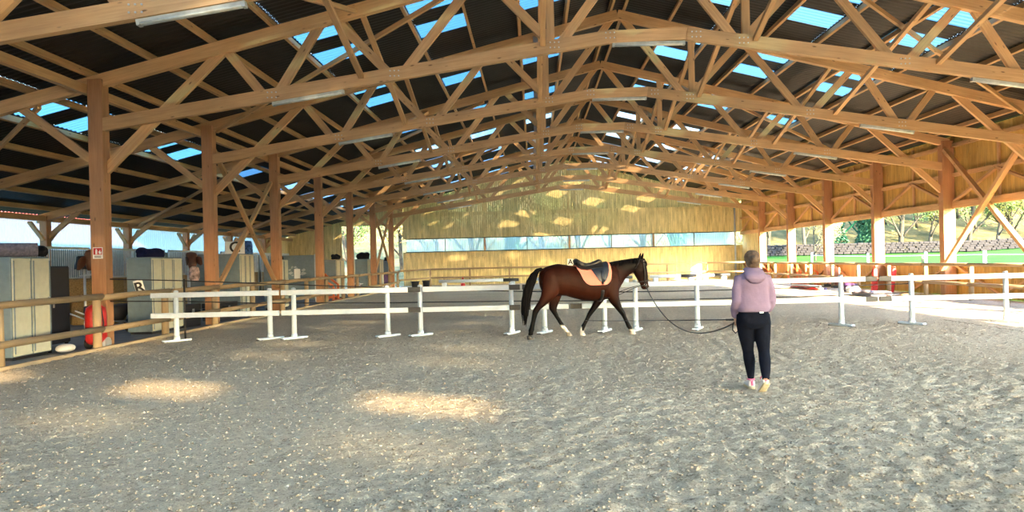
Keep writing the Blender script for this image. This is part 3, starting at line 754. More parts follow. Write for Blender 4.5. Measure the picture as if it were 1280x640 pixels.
# rolled blanket: a spiral
m = MB(); sp = []
for i in range(90):
    a = i / 89 * 2 * PI * 3.2; r = .035 + .033 * a / (2 * PI); sp.append((math.cos(a) * r, math.sin(a) * r))
def spiral(mb, th, y0, y1):
    n = len(sp); out = []; 
    ins = [(x * (1 - th / max(math.hypot(x, z), .03)), z * (1 - th / max(math.hypot(x, z), .03))) for x, z in sp]
    for i in range(n - 1):
        a, b, c, d = sp[i], sp[i + 1], ins[i + 1], ins[i]
        mb.quad([(a[0], y1, a[1]), (b[0], y1, b[1]), (b[0], y0, b[1]), (a[0], y0, a[1])])
        mb.quad([(d[0], y0, d[1]), (c[0], y0, c[1]), (c[0], y1, c[1]), (d[0], y1, d[1])])
        mb.quad([(a[0], y0, a[1]), (b[0], y0, b[1]), (c[0], y0, c[1]), (d[0], y0, d[1])])
        mb.quad([(d[0], y1, d[1]), (c[0], y1, c[1]), (b[0], y1, b[1]), (a[0], y1, a[1])])
spiral(m, .02, -.42, .42)
o = m.build('rolled_blanket', MAT['greycloth'], None, False, (-9.86, 13.72, 2.03)); o.rotation_euler = (0, 0, math.radians(-50)); tag(o, 'rolled grey and mauve horse blanket on the first locker', 'blanket')
def heap(name, loc, sx, sy, sz, mat, label, cat, seed, rz=0):
    m = MB(); rs = random.Random(seed)
    for i in range(9):
        m.ball((rs.uniform(-.7, .7) * sx, rs.uniform(-.7, .7) * sy, sz * rs.uniform(.3, .6)), sx * rs.uniform(.35, .6), sy * rs.uniform(.35, .6), sz * rs.uniform(.3, .42))
    m.rings([((0, 0, z), (sx * k, 0, 0), (0, sy * k, 0), 3) for z, k in ((0.0, .95), (sz * .25, 1), (sz * .45, .8))], 20)
    o = remesh(m, name, .025, 6, MAT[mat]); o.location = loc; o.rotation_euler = (0, 0, rz); return tag(o, label, cat)
heap('folded_blanket', (-9.84, 14.235, 1.915), .26, .17, .24, 'blackcloth', 'folded black blanket on the first locker beside the rolled one', 'blanket', 2)
heap('cloth_heap', (-9.87, 18.75, 1.92), .26, .42, .27, 'navy', 'heaped navy blue rug on top of the second locker', 'rug', 3)
heap('cloth_heap', (-9.95, 42.5, 1.93), .33, .5, .45, 'blackcloth', 'dark bundle on the far locker before the bright doorway', 'bundle', 4)
heap('cloth_heap', (-9.86, 36.2, 1.9), .18, .3, .3, 'blackcloth', 'small dark bundle on the locker behind the orange stands', 'bundle', 5)
heap('cloth_heap', (-9.8, 48.5, 1.82), .18, .25, .3, 'blackcloth', 'small dark bundle on the last locker by the end wall', 'bundle', 6)
# letter boards
def board(loc, w, h, ch, label, rot=(0, 0, 0), tilt=0, size=None):
    t = thing('letter_board', label, 'letter board', loc); t.rotation_euler = rot
    m = MB(); m.box(-w / 2, w / 2, -.012, .012, 0, h); o = m.build('panel', MAT['whiteboard'], t); bevel(o, .005, 1)
    if ch: text_mesh(ch, size or h * .95, MAT['black'], t, Matrix.Translation((0, -.014, h / 2)) @ Matrix.Rotation(PI / 2, 4, 'X'))
    return t
board((-8.93, 16.55, 1.02), .19, .36, 'R', 'white board with black letter R leaning on the stable fence', (0, math.radians(-14), .35), size=.34)
board((2.55, BY - .18, 1.22), .42, .46, 'A', 'white board with black letter A on the end fence', (0, 0, 0), size=.5)
board((-8.85, 27.2, 1.14), .22, .36, None, 'narrow white marker board standing on the stable fence')
board((-9.95, 24.25, 2.06), .62, .42, 'C', 'white board with dark letter C on top of the third locker', (0, 0, .25), size=.5)
t = thing('letter_marker', 'dark letter E marker standing on the field fence rail', 'letter board', (GXR - .08, 25.98, 1.21))
text_mesh('E', .36, MAT['black'], t, Matrix.Translation((0, 0, .13)) @ Matrix.Rotation(PI / 2, 4, 'X'), 'letter', .012)
m = MB(); m.rings([((0, 0, z), (.16 * k, 0, 0), (0, .12 * k, 0), 3.5) for z, k in ((0, 1), (.04, 1.05), (.3, 1), (.42, .85), (.45, .6))], 18)
tag(m.build('blue_towel', plain('blue_pattern', (.05, .12, .33), .9, noise=.8, scale=14), None, True, (-9.75, 24.8, 2.06)), 'folded blue patterned towel beside the board with letter C', 'towel')
# fire extinguisher sign on the first post
t = thing('safety_sign', 'small red and white fire extinguisher sign on the first stable post', 'sign', (LPX, T1 - .137, 1.98))
m = MB(); m.box(-.105, .105, -.004, .004, -.12, .12); m.build('plate', MAT['whiteboard'], t)
m = MB(); m.box(-.09, .09, -.008, -.002, -.035, .105); r_ = m.build('red_panel', MAT['red'], t)
m = MB(); m.box(-.045, -.005, -.012, -.006, -.025, .06); m.box(-.035, -.015, -.012, -.006, .06, .085); m.build('white_bottle_symbol', MAT['whiteboard'], r_)
m = MB(); m.prism([(.03, -.02), (.075, -.02), (.08, .03), (.06, .02), (.055, .075), (.035, .03), (.02, .04)], -.012, -.006); m.build('white_flame_symbol', MAT['whiteboard'], r_)
m = MB()
for z in (-.065, -.09): m.box(-.07, .07, -.007, -.002, z - .006, z + .006)
m.build('text_line', MAT['blackband'], t)
# wheeled extinguisher at the foot of the first post
t = thing('fire_extinguisher', 'large red wheeled fire extinguisher at the foot of the first stable post', 'extinguisher', (-9.12, 15.11, -.02))
m = MB(); m.lathe((0, 0, .1), [(.12, 0), (.18, .04), (.2, .1), (.2, .66), (.175, .76), (.09, .82), (.04, .84)], 20); m.build('cylinder', MAT['red'], t, True)
m = MB(); m.lathe((0, 0, .93), [(.04, 0), (.04, .06), (.02, .07)], 10); m.box(-.02, .12, -.015, .015, .98, 1.0); m.build('valve', MAT['metal'], t)
m = MB(); m.tube([(.05, -.03, .96), (.16, -.09, .85), (.19, -.06, .55), (.16, -.09, .3)], .018, 8); m.build('hose', MAT['black'], t, True)
for s in (-1, 1):
    m = MB(); m.lathe((s * .19, .05, .12), [(.03, -.03), (.12, -.03), (.12, .03), (.03, .03)], 16, (1, 0, 0)); m.build('wheel', MAT['galv' if s > 0 else 'black'], t)
m = MB(); m.box(-.2, .2, -.05, .05, .06, .1); m.build('foot', MAT['black'], t)
m = MB(); m.frame((-.187, -.075, .5), V((0, 0, .09)), V((.014, -.036, 0)), V((.006, .0022, 0))); m.build('white_label', MAT['whiteboard'], t)
# straw bales
def bale(loc, label, rz=0):
    m = MB(); m.box(-.6, .6, -.45, .45, 0, .70); o = m.build('straw_bale', MAT['straw'], None, False, loc); bevel(o, .05, 2); o.rotation_euler = (0, 0, rz); tag(o, label, 'bale', 'straw bales in the aisle')
bale((-14.7, 22.3, -.02), 'lower straw bale of the stack in the aisle, outer one')
bale((-13.35, 22.3, -.02), 'lower straw bale of the stack in the aisle, arena side')
bale((-14.65, 22.35, .68), 'upper straw bale of the stack in the aisle, outer one')
bale((-13.38, 22.25, .68), 'upper straw bale of the stack in the aisle, arena side')
# stall fronts with bars
for i in range(7):
    ya = truss_y[i] + .2; yb = ya + BAY - .4
    t = thing('stall_front', 'barred steel stall front under the clear wall, %s from the front' % ORD[i], 'stall', (LWX + 1.9, ya, -.02), 0, 'stall fronts')
    L = yb - ya
    m = MB(); m.box(-.03, .03, 0, L, 0, 1.35); m.build('lower_panel', MAT['rail'], t)
    m = MB(); m.box(-.04, .04, 0, L, 1.35, 1.42); m.box(-.04, .04, 0, L, 2.38, 2.46)
    for y in (0, L / 2, L - .06): m.box(-.04, .04, y, y + .06, 0, 2.46)
    m.build('frame', MAT['galv'], t)
    m = MB(); k = int(L / .11)
    for j in range(1, k): m.box(-.012, .012, j * L / k - .012, j * L / k + .012, 1.42, 2.38)
    m.build('bars', MAT['galv'], t)
# upturned bucket and hung tack
m = MB(); m.lathe((0, 0, 0), [(.02, .36), (.15, .36), (.17, .34), (.235, .03), (.245, .0), (.215, .0), (.13, .32)], 18)
tag(m.build('bucket', MAT['black'], None, True, (-12.3, 19.9, 1.66)), 'black tapered bucket hung upside down near the first stable post', 'bucket')
t = thing('bucket_stand', 'thin steel stand carrying the upturned black bucket', 'stand', (-12.3, 19.9, -.02))
m = MB(); m.tube([(0, 0, 0), (0, 0, 1.98)], .025, 8); m.build('pole', MAT['galv'], t, True)
m = MB(); m.lathe((0, 0, 0), [(.2, 0), (.2, .02), (.03, .04)], 14); m.build('base', MAT['galv'], t)
# heads of horses looking over and other dark shapes: upright saddles on tall racks
def rack(loc, label, h):
    t = thing('saddle_rack', label, 'rack', loc, 0)
    m = MB(); m.tube([(0, 0, 0), (0, 0, h)], .03, 8); m.build('pole', MAT['galv'], t, True)
    m = MB(); m.lathe((0, 0, 0), [(.22, 0), (.22, .02), (.03, .05)], 14); m.build('base', MAT['galv'], t)
    m = MB(); m.tube([(-.1, 0, h - .05), (.28, 0, h)], .028, 8); m.build('arm', MAT['galv'], t, True)
    return t
def hung_saddle(loc, rz, mat, label, rx=0):
    # a saddle stood on its pommel, cantle up
    t = thing('saddle', label, 'saddle', loc, rz)
    m = MB(); m.rings([((0, .05, -.24), (.10, 0, 0), (0, .05, 0), 2.2), ((0, .02, -.12), (.13, 0, 0), (0, .06, 0), 2.2), ((0, 0, .05), (.14, 0, 0), (0, .06, 0), 2.2), ((0, .02, .18), (.17, 0, 0), (0, .07, 0), 2.2), ((0, .06, .27), (.15, 0, 0), (0, .06, 0), 2.2), ((0, .09, .31), (.07, 0, 0), (0, .03, 0), 2)], 16); m.build('seat', mat, t, True)
    for s in (-1, 1):
        m = MB(); m.rings([((s * .12, -.03, .02), (.012, 0, 0), (0, .03, .13), 3), ((s * .2, -.16, -.08), (.014, 0, 0), (0, .05, .17), 3), ((s * .22, -.34, -.14), (.012, 0, 0), (0, .04, .13), 3)], 14); m.build('flap', mat, t, True)
    t.rotation_euler = (rx, 0, rz); return t
rack((-11.55, 18.7, -.02), 'steel saddle rack half hidden by the first stable post', 1.55)
hung_saddle((-11.32, 18.62, 1.86), .3, MAT['brownleather'], 'brown leather saddle stood upright beside the first stable post', -.1)
rack((-10.9, 23.0, -.02), 'steel saddle rack before the second stable post', 1.5)
hung_saddle((-10.75, 22.9, 1.86), .6, MAT['brownleather'], 'dark brown saddle stood upright left of the second stable post', -.35)
m = MB(); m.rings([((0, 0, z), (a, 0, 0), (0, .05, 0), 2.6) for z, a in ((0, .12), (.1, .17), (.3, .17), (.42, .13), (.46, .05))], 16)
o = m.build('hung_rug', plain('red_white_rug', (.55, .40, .36), .9, noise=.7, scale=9), None, True, (-10.62, 22.75, 1.22)); tag(o, 'red and white patterned rug hung under the dark saddle', 'rug')
# black coat
t = thing('hanging_coat', 'black hooded coat hanging by the grey panel with white paint', 'coat', (-10.1, 28.75, 0))
m = MB(); m.rings([((0, 0, z), (a, 0, 0), (0, b, 0), 2.4) for z, a, b in ((.9, .2, .1), (1.2, .24, .12), (1.5, .27, .13), (1.68, .24, .12), (1.78, .14, .1))], 18); m.build('coat_body', MAT['blackcloth'], t, True)
m = MB(); m.rings([((.03, 0, 1.74), (.14, 0, 0), (0, .12, 0), 2), ((.05, -.01, 1.88), (.18, 0, 0), (0, .14, 0), 2), ((.05, 0, 2.0), (.15, 0, 0), (0, .12, 0), 2), ((.0, 0, 2.1), (.06, 0, 0), (0, .05, 0), 2)], 16); m.build('hood', MAT['blackcloth'], t, True)
for s in (-1, 1):
    m = MB(); m.tube([(s * .22, 0, 1.66), (s * .30, -.02, 1.4), (s * .29, -.05, 1.08)], [.09, .075, .06], 12); m.build('sleeve', MAT['blackcloth'], t, True)
m = MB(); m.tube([(0, .05, -.02), (0, .05, 2.1)], .025, 8); m.build('stand', MAT['galv'], t)
# grey panel with white paint
t = thing('partition_panel', 'grey steel partition panel daubed with a white painted patch', 'panel', (-10.95, 33.0, -.02))
m = MB(); m.box(-1.1, 1.15, -.03, .03, .1, 2.12); o = m.build('sheet', MAT['lockgrey'], t); bevel(o, .01, 1)
for x in (-1.0, 1.05):
    m = MB(); m.box(x - .04, x + .04, -.04, .04, 0, 2.16); m.build('upright', MAT['galv'], t)
m = MB(); rs = random.Random(8)
for i in range(16):
    cx, cz = rs.uniform(-.15, .55), rs.uniform(1.2, 1.62); a = rs.uniform(.05, .14)
    m.quad([(cx - a, -.033 - i * .0004, cz), (cx, -.033 - i * .0004, cz - a * .5), (cx + a * .9, -.033 - i * .0004, cz + a * .1), (cx + a * .2, -.033 - i * .0004, cz + a * .7)])
m.build('white_paint', plain('grey_white_paint', (.45, .5, .52), .7), t)
for i, (x, y, w_) in enumerate(((-13.2, 30, 2.2), (-13.0, 40, 2.4))):
    t = thing('partition_panel', '%s plain grey partition panel deeper in the stable aisle' % ('front' if i == 0 else 'rear'), 'panel', (x, y, -.02))
    m = MB(); m.box(-w_ / 2, w_ / 2, -.03, .03, .1, 2.2); o = m.build('sheet', MAT['lockgrey'], t); bevel(o, .01, 1)
    for xx in (-w_ / 2 + .05, w_ / 2 - .05):
        m = MB(); m.box(xx - .04, xx + .04, -.04, .04, 0, 2.24); m.build('upright', MAT['galv'], t)
# jump stands
def jump_stand(loc, rz, label, h=1.15, mat='orange'):
    t = thing('jump_stand', label, 'jump stand', loc, rz, None)
    m = MB(); m.box(-.04, .04, -.04, .04, .02, h); m.build('upright', MAT[mat], t)
    m = MB(); m.box(.62, .70, -.04, .04, .02, h * .6); m.build('outer_upright', MAT[mat], t)
    for z in (.14, .5):
        m = MB(); m.beam((0, 0, z), (.66, 0, z), .05, .08); m.build('rung', MAT[mat], t)
    m = MB(); m.beam((0, 0, h - .06), (.66, 0, h * .58), .05, .08); m.build('slope_bar', MAT[mat], t)
    for x in (0, .66):
        m = MB(); m.box(x - .045, x + .045, -.28, .28, 0, .06); m.build('foot', MAT[mat], t)
    return t
xat = lambda px, y: (px - 667) / F * y
sg_ = 'orange wooden jump stand stored behind the stable fence'
jump_stand((-9.95, 33.6, -.02), .15, sg_ + ', closer to the coat'); jump_stand((-9.9, 34.5, -.02), -.25, sg_ + ', closer to the locker', 1.25)
t = thing('mounting_step', 'small purple step with a white frame by the stable fence', 'step', (-9.75, 39.6, -.02))
m = MB(); m.box(-.28, .28, -.3, .3, .06, .55); o = m.build('block', MAT['purple'], t); bevel(o, .02, 1)
m = MB(); m.box(-.36, .36, -.36, -.31, 0, .1); m.box(-.36, .36, -.36, -.31, .58, .66); m.box(-.36, -.29, -.36, -.31, 0, .66); m.box(.29, .36, -.36, -.31, 0, .66); m.box(-.36, .36, -.36, .36, .56, .6); m.build('frame', MAT['white'], t)
def tub(loc, r, h, label, mat='black'):
    m = MB(); m.lathe((0, 0, 0), [(r * .82, 0), (r * .86, .02), (r, h - .03), (r * 1.06, h), (r * .95, h), (r * .8, .06), (.01, .05)], 20)
    t = m.build('feed_tub', MAT[mat], None, True, loc); tag(t, label, 'tub', 'black tubs by the far corner')
    for s in (-1, 1):
        m = MB(); m.tube([(s * r * 1.02, -.08, h - .05), (s * r * 1.14, -.06, h - .02), (s * r * 1.14, .06, h - .02), (s * r * 1.02, .08, h - .05)], .014, 6); m.build('handle', MAT[mat], t, True)
tub((xat(518.5, 48.5), 48.5, 0), .26, .42, 'black feed tub by the far stable corner, beside the barrel')
tub((xat(532, 48.6), 48.6, 0), .24, .46, 'black feed tub by the far stable corner, beside the end wall')
def barrel(loc, label):
    m = MB(); m.lathe((0, 0, 0), [(.26, 0), (.29, .03), (.30, .3), (.285, .32), (.30, .34), (.30, .62), (.285, .64), (.29, .9), (.26, .93), (.2, .92)], 20)
    b_ = m.build('barrel', MAT['purple'], None, True, loc); tag(b_, label, 'barrel')
barrel((-9.7, 47.0, -.02), 'dark plastic barrel at the far end of the stable fence'); 
def cone(loc, label, s=1):
    t = thing('traffic_cone', label, 'cone', loc)
    m = MB(); m.box(-.16 * s, .16 * s, -.16 * s, .16 * s, 0, .03); m.build('base', MAT['orange'], t)
    m = MB(); m.lathe((0, 0, .03), [(.12 * s, 0), (.085 * s, .17 * s)], 16); m.build('lower_cone', MAT['red'], t, True)
    m = MB(); m.lathe((0, 0, .03 + .17 * s), [(.085 * s, 0), (.05 * s, .16 * s)], 16); m.build('white_band', MAT['whiteboard'], t, True)
    m = MB(); m.lathe((0, 0, .03 + .33 * s), [(.05 * s, 0), (.03 * s, .1 * s), (.02 * s, .11 * s)], 16); m.build('tip', MAT['red'], t, True)
cone((xat(578, 47.5), 47.5, 0), 'red and white traffic cone on the sand before the end wall', 1.4)

# ------------------------------------------------------------------ field side stores
sg_ = 'orange jump stand stored under the field window'
for i, (px, y, rz, mt) in enumerate(((962, 45.5, .5, 'orange'), (973, 44, 1.2, 'orange'), (990, 40.6, -.4, 'orange'), (998, 39.2, 1.0, 'orange'), (1014, 38.0, .15, 'orange'))):
    jump_stand((min(xat(px, y), 14.2), y, 0), rz, '%s, %s from the far corner' % (sg_, ORD[i]), 1.1, mt)
stripe = [MAT['red'], MAT['whiteboard']]
def filler(loc, rz, label):
    t = thing('jump_filler', label, 'jump panel', loc, rz)
    m = MB(); m.box(-1.0, 1.0, -.03, .03, .12, .95); o = m.build('panel', plain('pink_daub', (.62, .28, .22), .7, noise=.5, scale=3), t)
    for i in range(5):
        m = MB(); x = -.8 + i * .4; m.frame((x, -.036, .53), V((.0, 0, .34)) + V((.1, 0, 0)), V((.05, 0, -.0)), V((0, .005, 0))); m.build('stripe', MAT['whiteboard'], t)
    for x in (-.9, .9):
        m = MB(); m.box(x - .05, x + .05, -.25, .25, 0, .12); m.build('foot', MAT['blackband'], t)
filler((14.35, 34.8, 0), PI / 2 - .15, 'pink and white striped jump panel leaning by the field fence')
for i, (px, y, dx, c) in enumerate(((1012, 33.4, 0, 'red'), (1014, 33.0, 0, 'whiteboard'), (1016, 32.6, 0, 'navy'), (1013, 33.2, .0, 'white'))):
    x = 12.4 + i * .16; z = .055 if i < 3 else .15
    m = MB(); m.tube([(0, -1.5, 0), (0, 1.5, 0)], .05, 12); o = m.build('jump_pole', MAT[c], None, True, (x if i < 3 else 12.48, 33.4, z + .01)); o.rotation_euler = (0, 0, .05)
    tag(o, '%s jump pole lying on the sand by the field fence' % {'red': 'red', 'whiteboard': 'cream', 'navy': 'navy', 'white': 'white uppermost'}[c], 'jump pole', 'jump poles on the ground')
heap('purple_bag', (13.35, 30.6, .0), .3, .28, .42, 'purple', 'round dark purple bag on the sand by the field fence', 'bag', 12)
heap('white_sack', (13.0, 29.6, .0), .28, .22, .28, 'whiteboard', 'small white sack on the sand by the field fence', 'sack', 13)
heap('dung_heap', (12.6, 27.2, -.02), .55, .9, .26, 'greycloth', 'low grey heap of sweepings beside the field fence', 'heap', 14)
heap('dung_heap', (13.3, 25.9, -.02), .35, .5, .2, 'straw', 'low straw coloured heap of sweepings by the field fence', 'heap', 15)
def redblock(loc, rot, label):
    t = thing('jump_cup_block', label, 'block', loc); t.rotation_euler = rot
    m = MB(); m.rings([((0, 0, z), (a, 0, 0), (0, .07, 0), 5) for z, a in ((0, .11), (.03, .12), (.85, .10), (.93, .085), (.97, .05))], 16); m.build('body', MAT['red'], t)
    m = MB(); m.tube([(-.06, 0, .96), (-.05, 0, 1.03), (.05, 0, 1.03), (.06, 0, .96)], .015, 8); m.build('handle', MAT['red'], t, True)
redblock((13.72, 29.35, 0), (0, .04, 0), 'tall red plastic block upright by the second sunlit fence post')
redblock((14.35, 29.3, 0), (0, .16, 0), 'tall red plastic block leaning beyond the second sunlit fence post')
# distant low white and black poles across the arena
for i, (pa, pb, bl) in enumerate(((548, 648, 1), (668, 790, 0), (812, 870, 1), (874, 912, 1))):
    y = 46.5; xa, xb = xat(pa, y), xat(pb, y)
    t = thing('low_pole', 'far white pole with a dark end on low blocks, %s from the stable side' % ORD[i], 'jump pole', (xa, y, .42), 0, 'far low poles'); L = xb - xa
    m = MB(); m.tube([(0, 0, 0), (L - 1.0, 0, 0)], .10, 12); m.build('white_length', MAT['white'], t, True)
    m = MB(); m.tube([(L - 1.0, 0, 0), (L, 0, 0)], .102, 12); m.build('dark_end', MAT['blackband'], t, True)
    for s, x in enumerate((.35, L - .4)):
        m = MB(); m.box(-.15, .15, -.2, .2, 0, .33); o = m.build('pole_block', MAT['white'], None, False, (xa + x, y, 0)); bevel(o, .03, 1)
        tag(o, '%s white block under the %s far pole' % ('stable side' if s == 0 else 'field side', ORD[i]), 'block', 'far pole blocks')

# black wheelbarrow and low trunks in the stable aisle
t = thing('wheelbarrow', 'black wheelbarrow parked beside the second locker', 'wheelbarrow', (-10.78, 18.35, -.02), -.5)
m = MB(); m.rings([((0, y_, z_), (a, 0, 0), (0, 0, h_), 5) for y_, z_, a, h_ in ((-.42, .62, .30, .14), (-.30, .55, .31, .20), (.25, .55, .31, .20), (.42, .66, .28, .12))], 16); m.build('tray', MAT['black'], t, True)
m = MB(); m.lathe((0, .62, .2), [(.05, -.045), (.19, -.045), (.2, 0), (.19, .045), (.05, .045)], 18, (1, 0, 0)); m.build('wheel', MAT['black'], t, True)
for s in (-1, 1):
    m = MB(); m.tube([(s * .06, .62, .2), (s * .2, .3, .33), (s * .26, -.4, .42), (s * .3, -.95, .68)], .02, 8); m.build('handle', MAT['galv'], t, True)
    m = MB(); m.tube([(s * .24, -.2, .38), (s * .26, -.34, .02), (s * .26, -.42, .02), (s * .25, -.4, .4)], .016, 8); m.build('leg', MAT['galv'], t, True)
def trunk(loc, sx, sy, h, label):
    t = thing('storage_chest', label, 'chest', loc)
    m = MB(); m.box(-sx / 2, sx / 2, -sy / 2, sy / 2, 0, h * .72); o = m.build('body', MAT['darkcab'], t); bevel(o, .015, 1)
    m = MB(); m.box(-sx / 2 - .01, sx / 2 + .01, -sy / 2 - .01, sy / 2 + .01, h * .73, h); o = m.build('lid', MAT['darkcab'], t); bevel(o, .02, 2)
    m = MB(); m.box(sx / 2 + .0, sx / 2 + .02, -.06, .06, h * .6, h * .8); m.build('latch', MAT['galv'], t)
trunk((-9.86, 20.45, -.02), .5, .95, .62, 'low dark blue chest just past the second locker')
trunk((-9.9, 22.9, -.02), .55, 1.3, .55, 'low dark blue chest before the third locker')
# ------------------------------------------------------------------ horse (local: x forward, y to its left, z up)
HX, HY, HTH = 1.007, 15.25, math.radians(15)
HM = Matrix.Translation((HX, HY, 0)) @ Matrix.Rotation(HTH, 4, 'Z')
TRUNK = [(-.925, 1.34, 1.10, .07), (-.89, 1.40, 1.0, .15), (-.80, 1.462, .90, .225), (-.65, 1.508, .87, .268), (-.52, 1.526, .865, .28), (-.35, 1.50, .85, .272), (-.2, 1.465, .80, .272), (0, 1.44, .742, .282), (.2, 1.447, .724, .285), (.4, 1.488, .73, .268), (.54, 1.512, .75, .24), (.66, 1.495, .79, .21), (.76, 1.43, .87, .165), (.81, 1.34, .96, .10)]
def trunk_at(x):
    for (a, b) in zip(TRUNK, TRUNK[1:]):
        if a[0] <= x <= b[0]:
            t = (x - a[0]) / (b[0] - a[0]); return [a[i] + (b[i] - a[i]) * t for i in range(4)]
    return TRUNK[0] if x < 0 else TRUNK[-1]
PW = 2.25
def side_y(x, z):           # half width of the trunk at height z
    _, zt, zb, w_ = trunk_at(x); c = (zt + zb) / 2; h = (zt - zb) / 2
    k = min(1, abs((z - c) / h)); return w_ * max(0, 1 - k ** PW) ** (1 / PW)
def top_z(x, y):
    _, zt, zb, w_ = trunk_at(x); c = (zt + zb) / 2; h = (zt - zb) / 2
    k = min(1, abs(y / w_)); return c + h * max(0, 1 - k ** PW) ** (1 / PW)
hb = MB()
hb.rings([((x, 0, (a + b) / 2), (0, w_, 0), (0, 0, (a - b) / 2), PW) for x, a, b, w_ in TRUNK], 28)
def neck(x, z, ang, half, w_): 
    a = math.radians(ang); return ((x, 0, z), (0, w_, 0), (-math.sin(a) * half, 0, math.cos(a) * half), 2.0)
hb.rings([neck(.50, 1.17, 32, .36, .15), neck(.66, 1.225, 30, .325, .15), neck(.78, 1.29, 24, .262, .125), neck(.90, 1.36, 17, .208, .105), neck(1.02, 1.415, 14, .172, .09), neck(1.14, 1.455, 10, .152, .085), neck(1.25, 1.475, 2, .13, .075)], 24)
def head(z, f, b, w_): return (((f + b) / 2, 0, z), ((f - b) / 2, 0, 0), (0, w_, 0), 2.3)
hb.rings([head(1.61, 1.38, 1.24, .05), head(1.575, 1.405, 1.19, .075), head(1.50, 1.44, 1.165, .095), head(1.42, 1.460, 1.155, .105), head(1.33, 1.475, 1.16, .10), head(1.24, 1.487, 1.19, .085), head(1.16, 1.492, 1.24, .068), head(1.09, 1.492, 1.285, .058), head(1.03, 1.500, 1.315, .060), head(.985, 1.502, 1.325, .060), head(.95, 1.485, 1.345, .05), head(.93, 1.455, 1.365, .03)], 22)
def leg(y, R):
    k = lambda z: 1.0 + .32 * max(0, min(1, (.98 - z) / .3))      # lower legs a little stouter
    hb.rings([((x, y, z), (rx * k(z), 0, 0), (0, ry * k(z), 0), 2.0) for x, z, rx, ry in R], 18)
leg(-.155, [(-.68, 1.28, .20, .10), (-.71, 1.14, .215, .125), (-.73, 1.0, .20, .12), (-.77, .89, .16, .10), (-.85, .79, .118, .075), (-.94, .70, .085, .056), (-1.01, .635, .068, .048), (-1.055, .585, .056, .043), (-1.085, .51, .044, .036), (-1.12, .37, .036, .031), (-1.155, .235, .040, .034), (-1.168, .19, .047, .039), (-1.178, .135, .036, .034), (-1.188, .085, .044, .042)])
leg(.15, [(-.62, 1.25, .19, .10), (-.60, 1.08, .20, .12), (-.57, .95, .165, .105), (-.555, .85, .128, .085), (-.57, .75, .092, .065), (-.595, .66, .072, .052), (-.61, .595, .064, .046), (-.59, .53, .050, .040), (-.54, .44, .040, .033), (-.47, .32, .036, .031), (-.40, .21, .043, .037), (-.375, .175, .044, .038), (-.335, .125, .036, .034), (-.295, .08, .042, .041)])
leg(-.145, [(.60, 1.20, .17, .085), (.60, 1.05, .18, .10), (.60, .92, .155, .095), (.62, .81, .118, .08), (.675, .68, .085, .062), (.745, .57, .062, .05), (.805, .485, .056, .047), (.835, .44, .047, .041), (.87, .375, .038, .033), (.925, .255, .036, .031), (.975, .155, .044, .037), (1.0, .115, .037, .034), (1.03, .07, .042, .041)])
leg(.13, [(.52, 1.1, .15, .085), (.49, .95, .135, .09), (.455, .83, .105, .078), (.40, .71, .082, .06), (.325, .60, .064, .05), (.25, .51, .055, .046), (.205, .45, .047, .041), (.16, .38, .038, .033), (.09, .265, .036, .031), (.035, .175, .044, .037), (.02, .13, .037, .034), (.015, .08, .042, .041)])
# shoulder, thigh and cheek muscle masses
hb.ball((.62, -.12, 1.12), .17, .11, .25); hb.ball((.60, .12, 1.10), .17, .11, .25)
hb.ball((-.70, -.13, 1.20), .22, .14, .25); hb.ball((-.64, .13, 1.20), .22, .14, .25)
hb.ball((1.26, -.06, 1.345), .10, .045, .10); hb.ball((1.26, .06, 1.345), .10, .045, .10)
# ears
for s in (-1, 1):
    hb.rings([((1.335, s * .055, 1.585), (.03, 0, 0), (0, .028, 0), 2), ((1.345, s * .065, 1.64), (.032, 0, 0), (0, .03, 0), 2), ((1.36, s * .068, 1.69), (.02, 0, 0), (0, .02, 0), 2), ((1.372, s * .066, 1.735), (.005, 0, 0), (0, .005, 0), 2)], 10)
def horse_mat():
    m, nt, b = M_('bay_coat'); at = N(nt, 'ShaderNodeVertexColor', layer_name='coat')
    tc = N(nt, 'ShaderNodeTexCoord'); nz = N(nt, 'ShaderNodeTexNoise', i_Scale=7, i_Detail=5); nt.links.new(tc.outputs['Object'], nz.inputs[0])
    c = mix(nt, .5, at.outputs[0], ramp(nt, nz.outputs[0], [(.3, (.65, .65, .65)), (.7, (1.3, 1.25, 1.2))]), 'MULTIPLY')
    nt.links.new(c, b.inputs['Base Color']); b.inputs['Roughness'].default_value = .5; b.inputs['Specular IOR Level'].default_value = .08
    n2 = N(nt, 'ShaderNodeTexNoise', i_Scale=160, i_Detail=2); nt.links.new(tc.outputs['Object'], n2.inputs[0])
    bp = N(nt, 'ShaderNodeBump', i_Strength=.12, i_Distance=.005); nt.links.new(n2.outputs[0], bp.inputs['Height']); nt.links.new(bp.outputs[0], b.inputs['Normal'])
    return m
horse = remesh(hb, 'horse', .014, 7, horse_mat())
me = horse.data; n = len(me.vertices); co = np.empty(n * 3); me.vertices.foreach_get('co', co); co = co.reshape(-1, 3)
x, y, z = co.T
bay = np.array([.026, .006, .0024]); blk = np.array([.0025, .0022, .0022]); wht = np.array([.62, .58, .52]); dk = np.array([.006, .0028, .0022])
st = lambda v, a, b: np.clip((v - a) / (b - a), 0, 1)
col = np.tile(bay, (n, 1))
def lay(c, f):
    global col
    col = col * (1 - f[:, None]) + c * f[:, None]
lay(dk, st(z, 1.40, 1.53) * .7)                           # darker back
lay(dk, st(x, .70, 1.1) * st(z, .95, 1.2) * .8)           # neck and head
lay(blk, st(z, 1.30, 1.40) * st(x, .6, .85) * st(-x, -1.3, -1.15) * .8)
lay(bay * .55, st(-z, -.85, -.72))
lay(blk, 1 - st(z, .52, .78))                             # black legs
lay(blk, (1 - st(z, .96, 1.06)) * (x > 1.2) * .3)         # muzzle
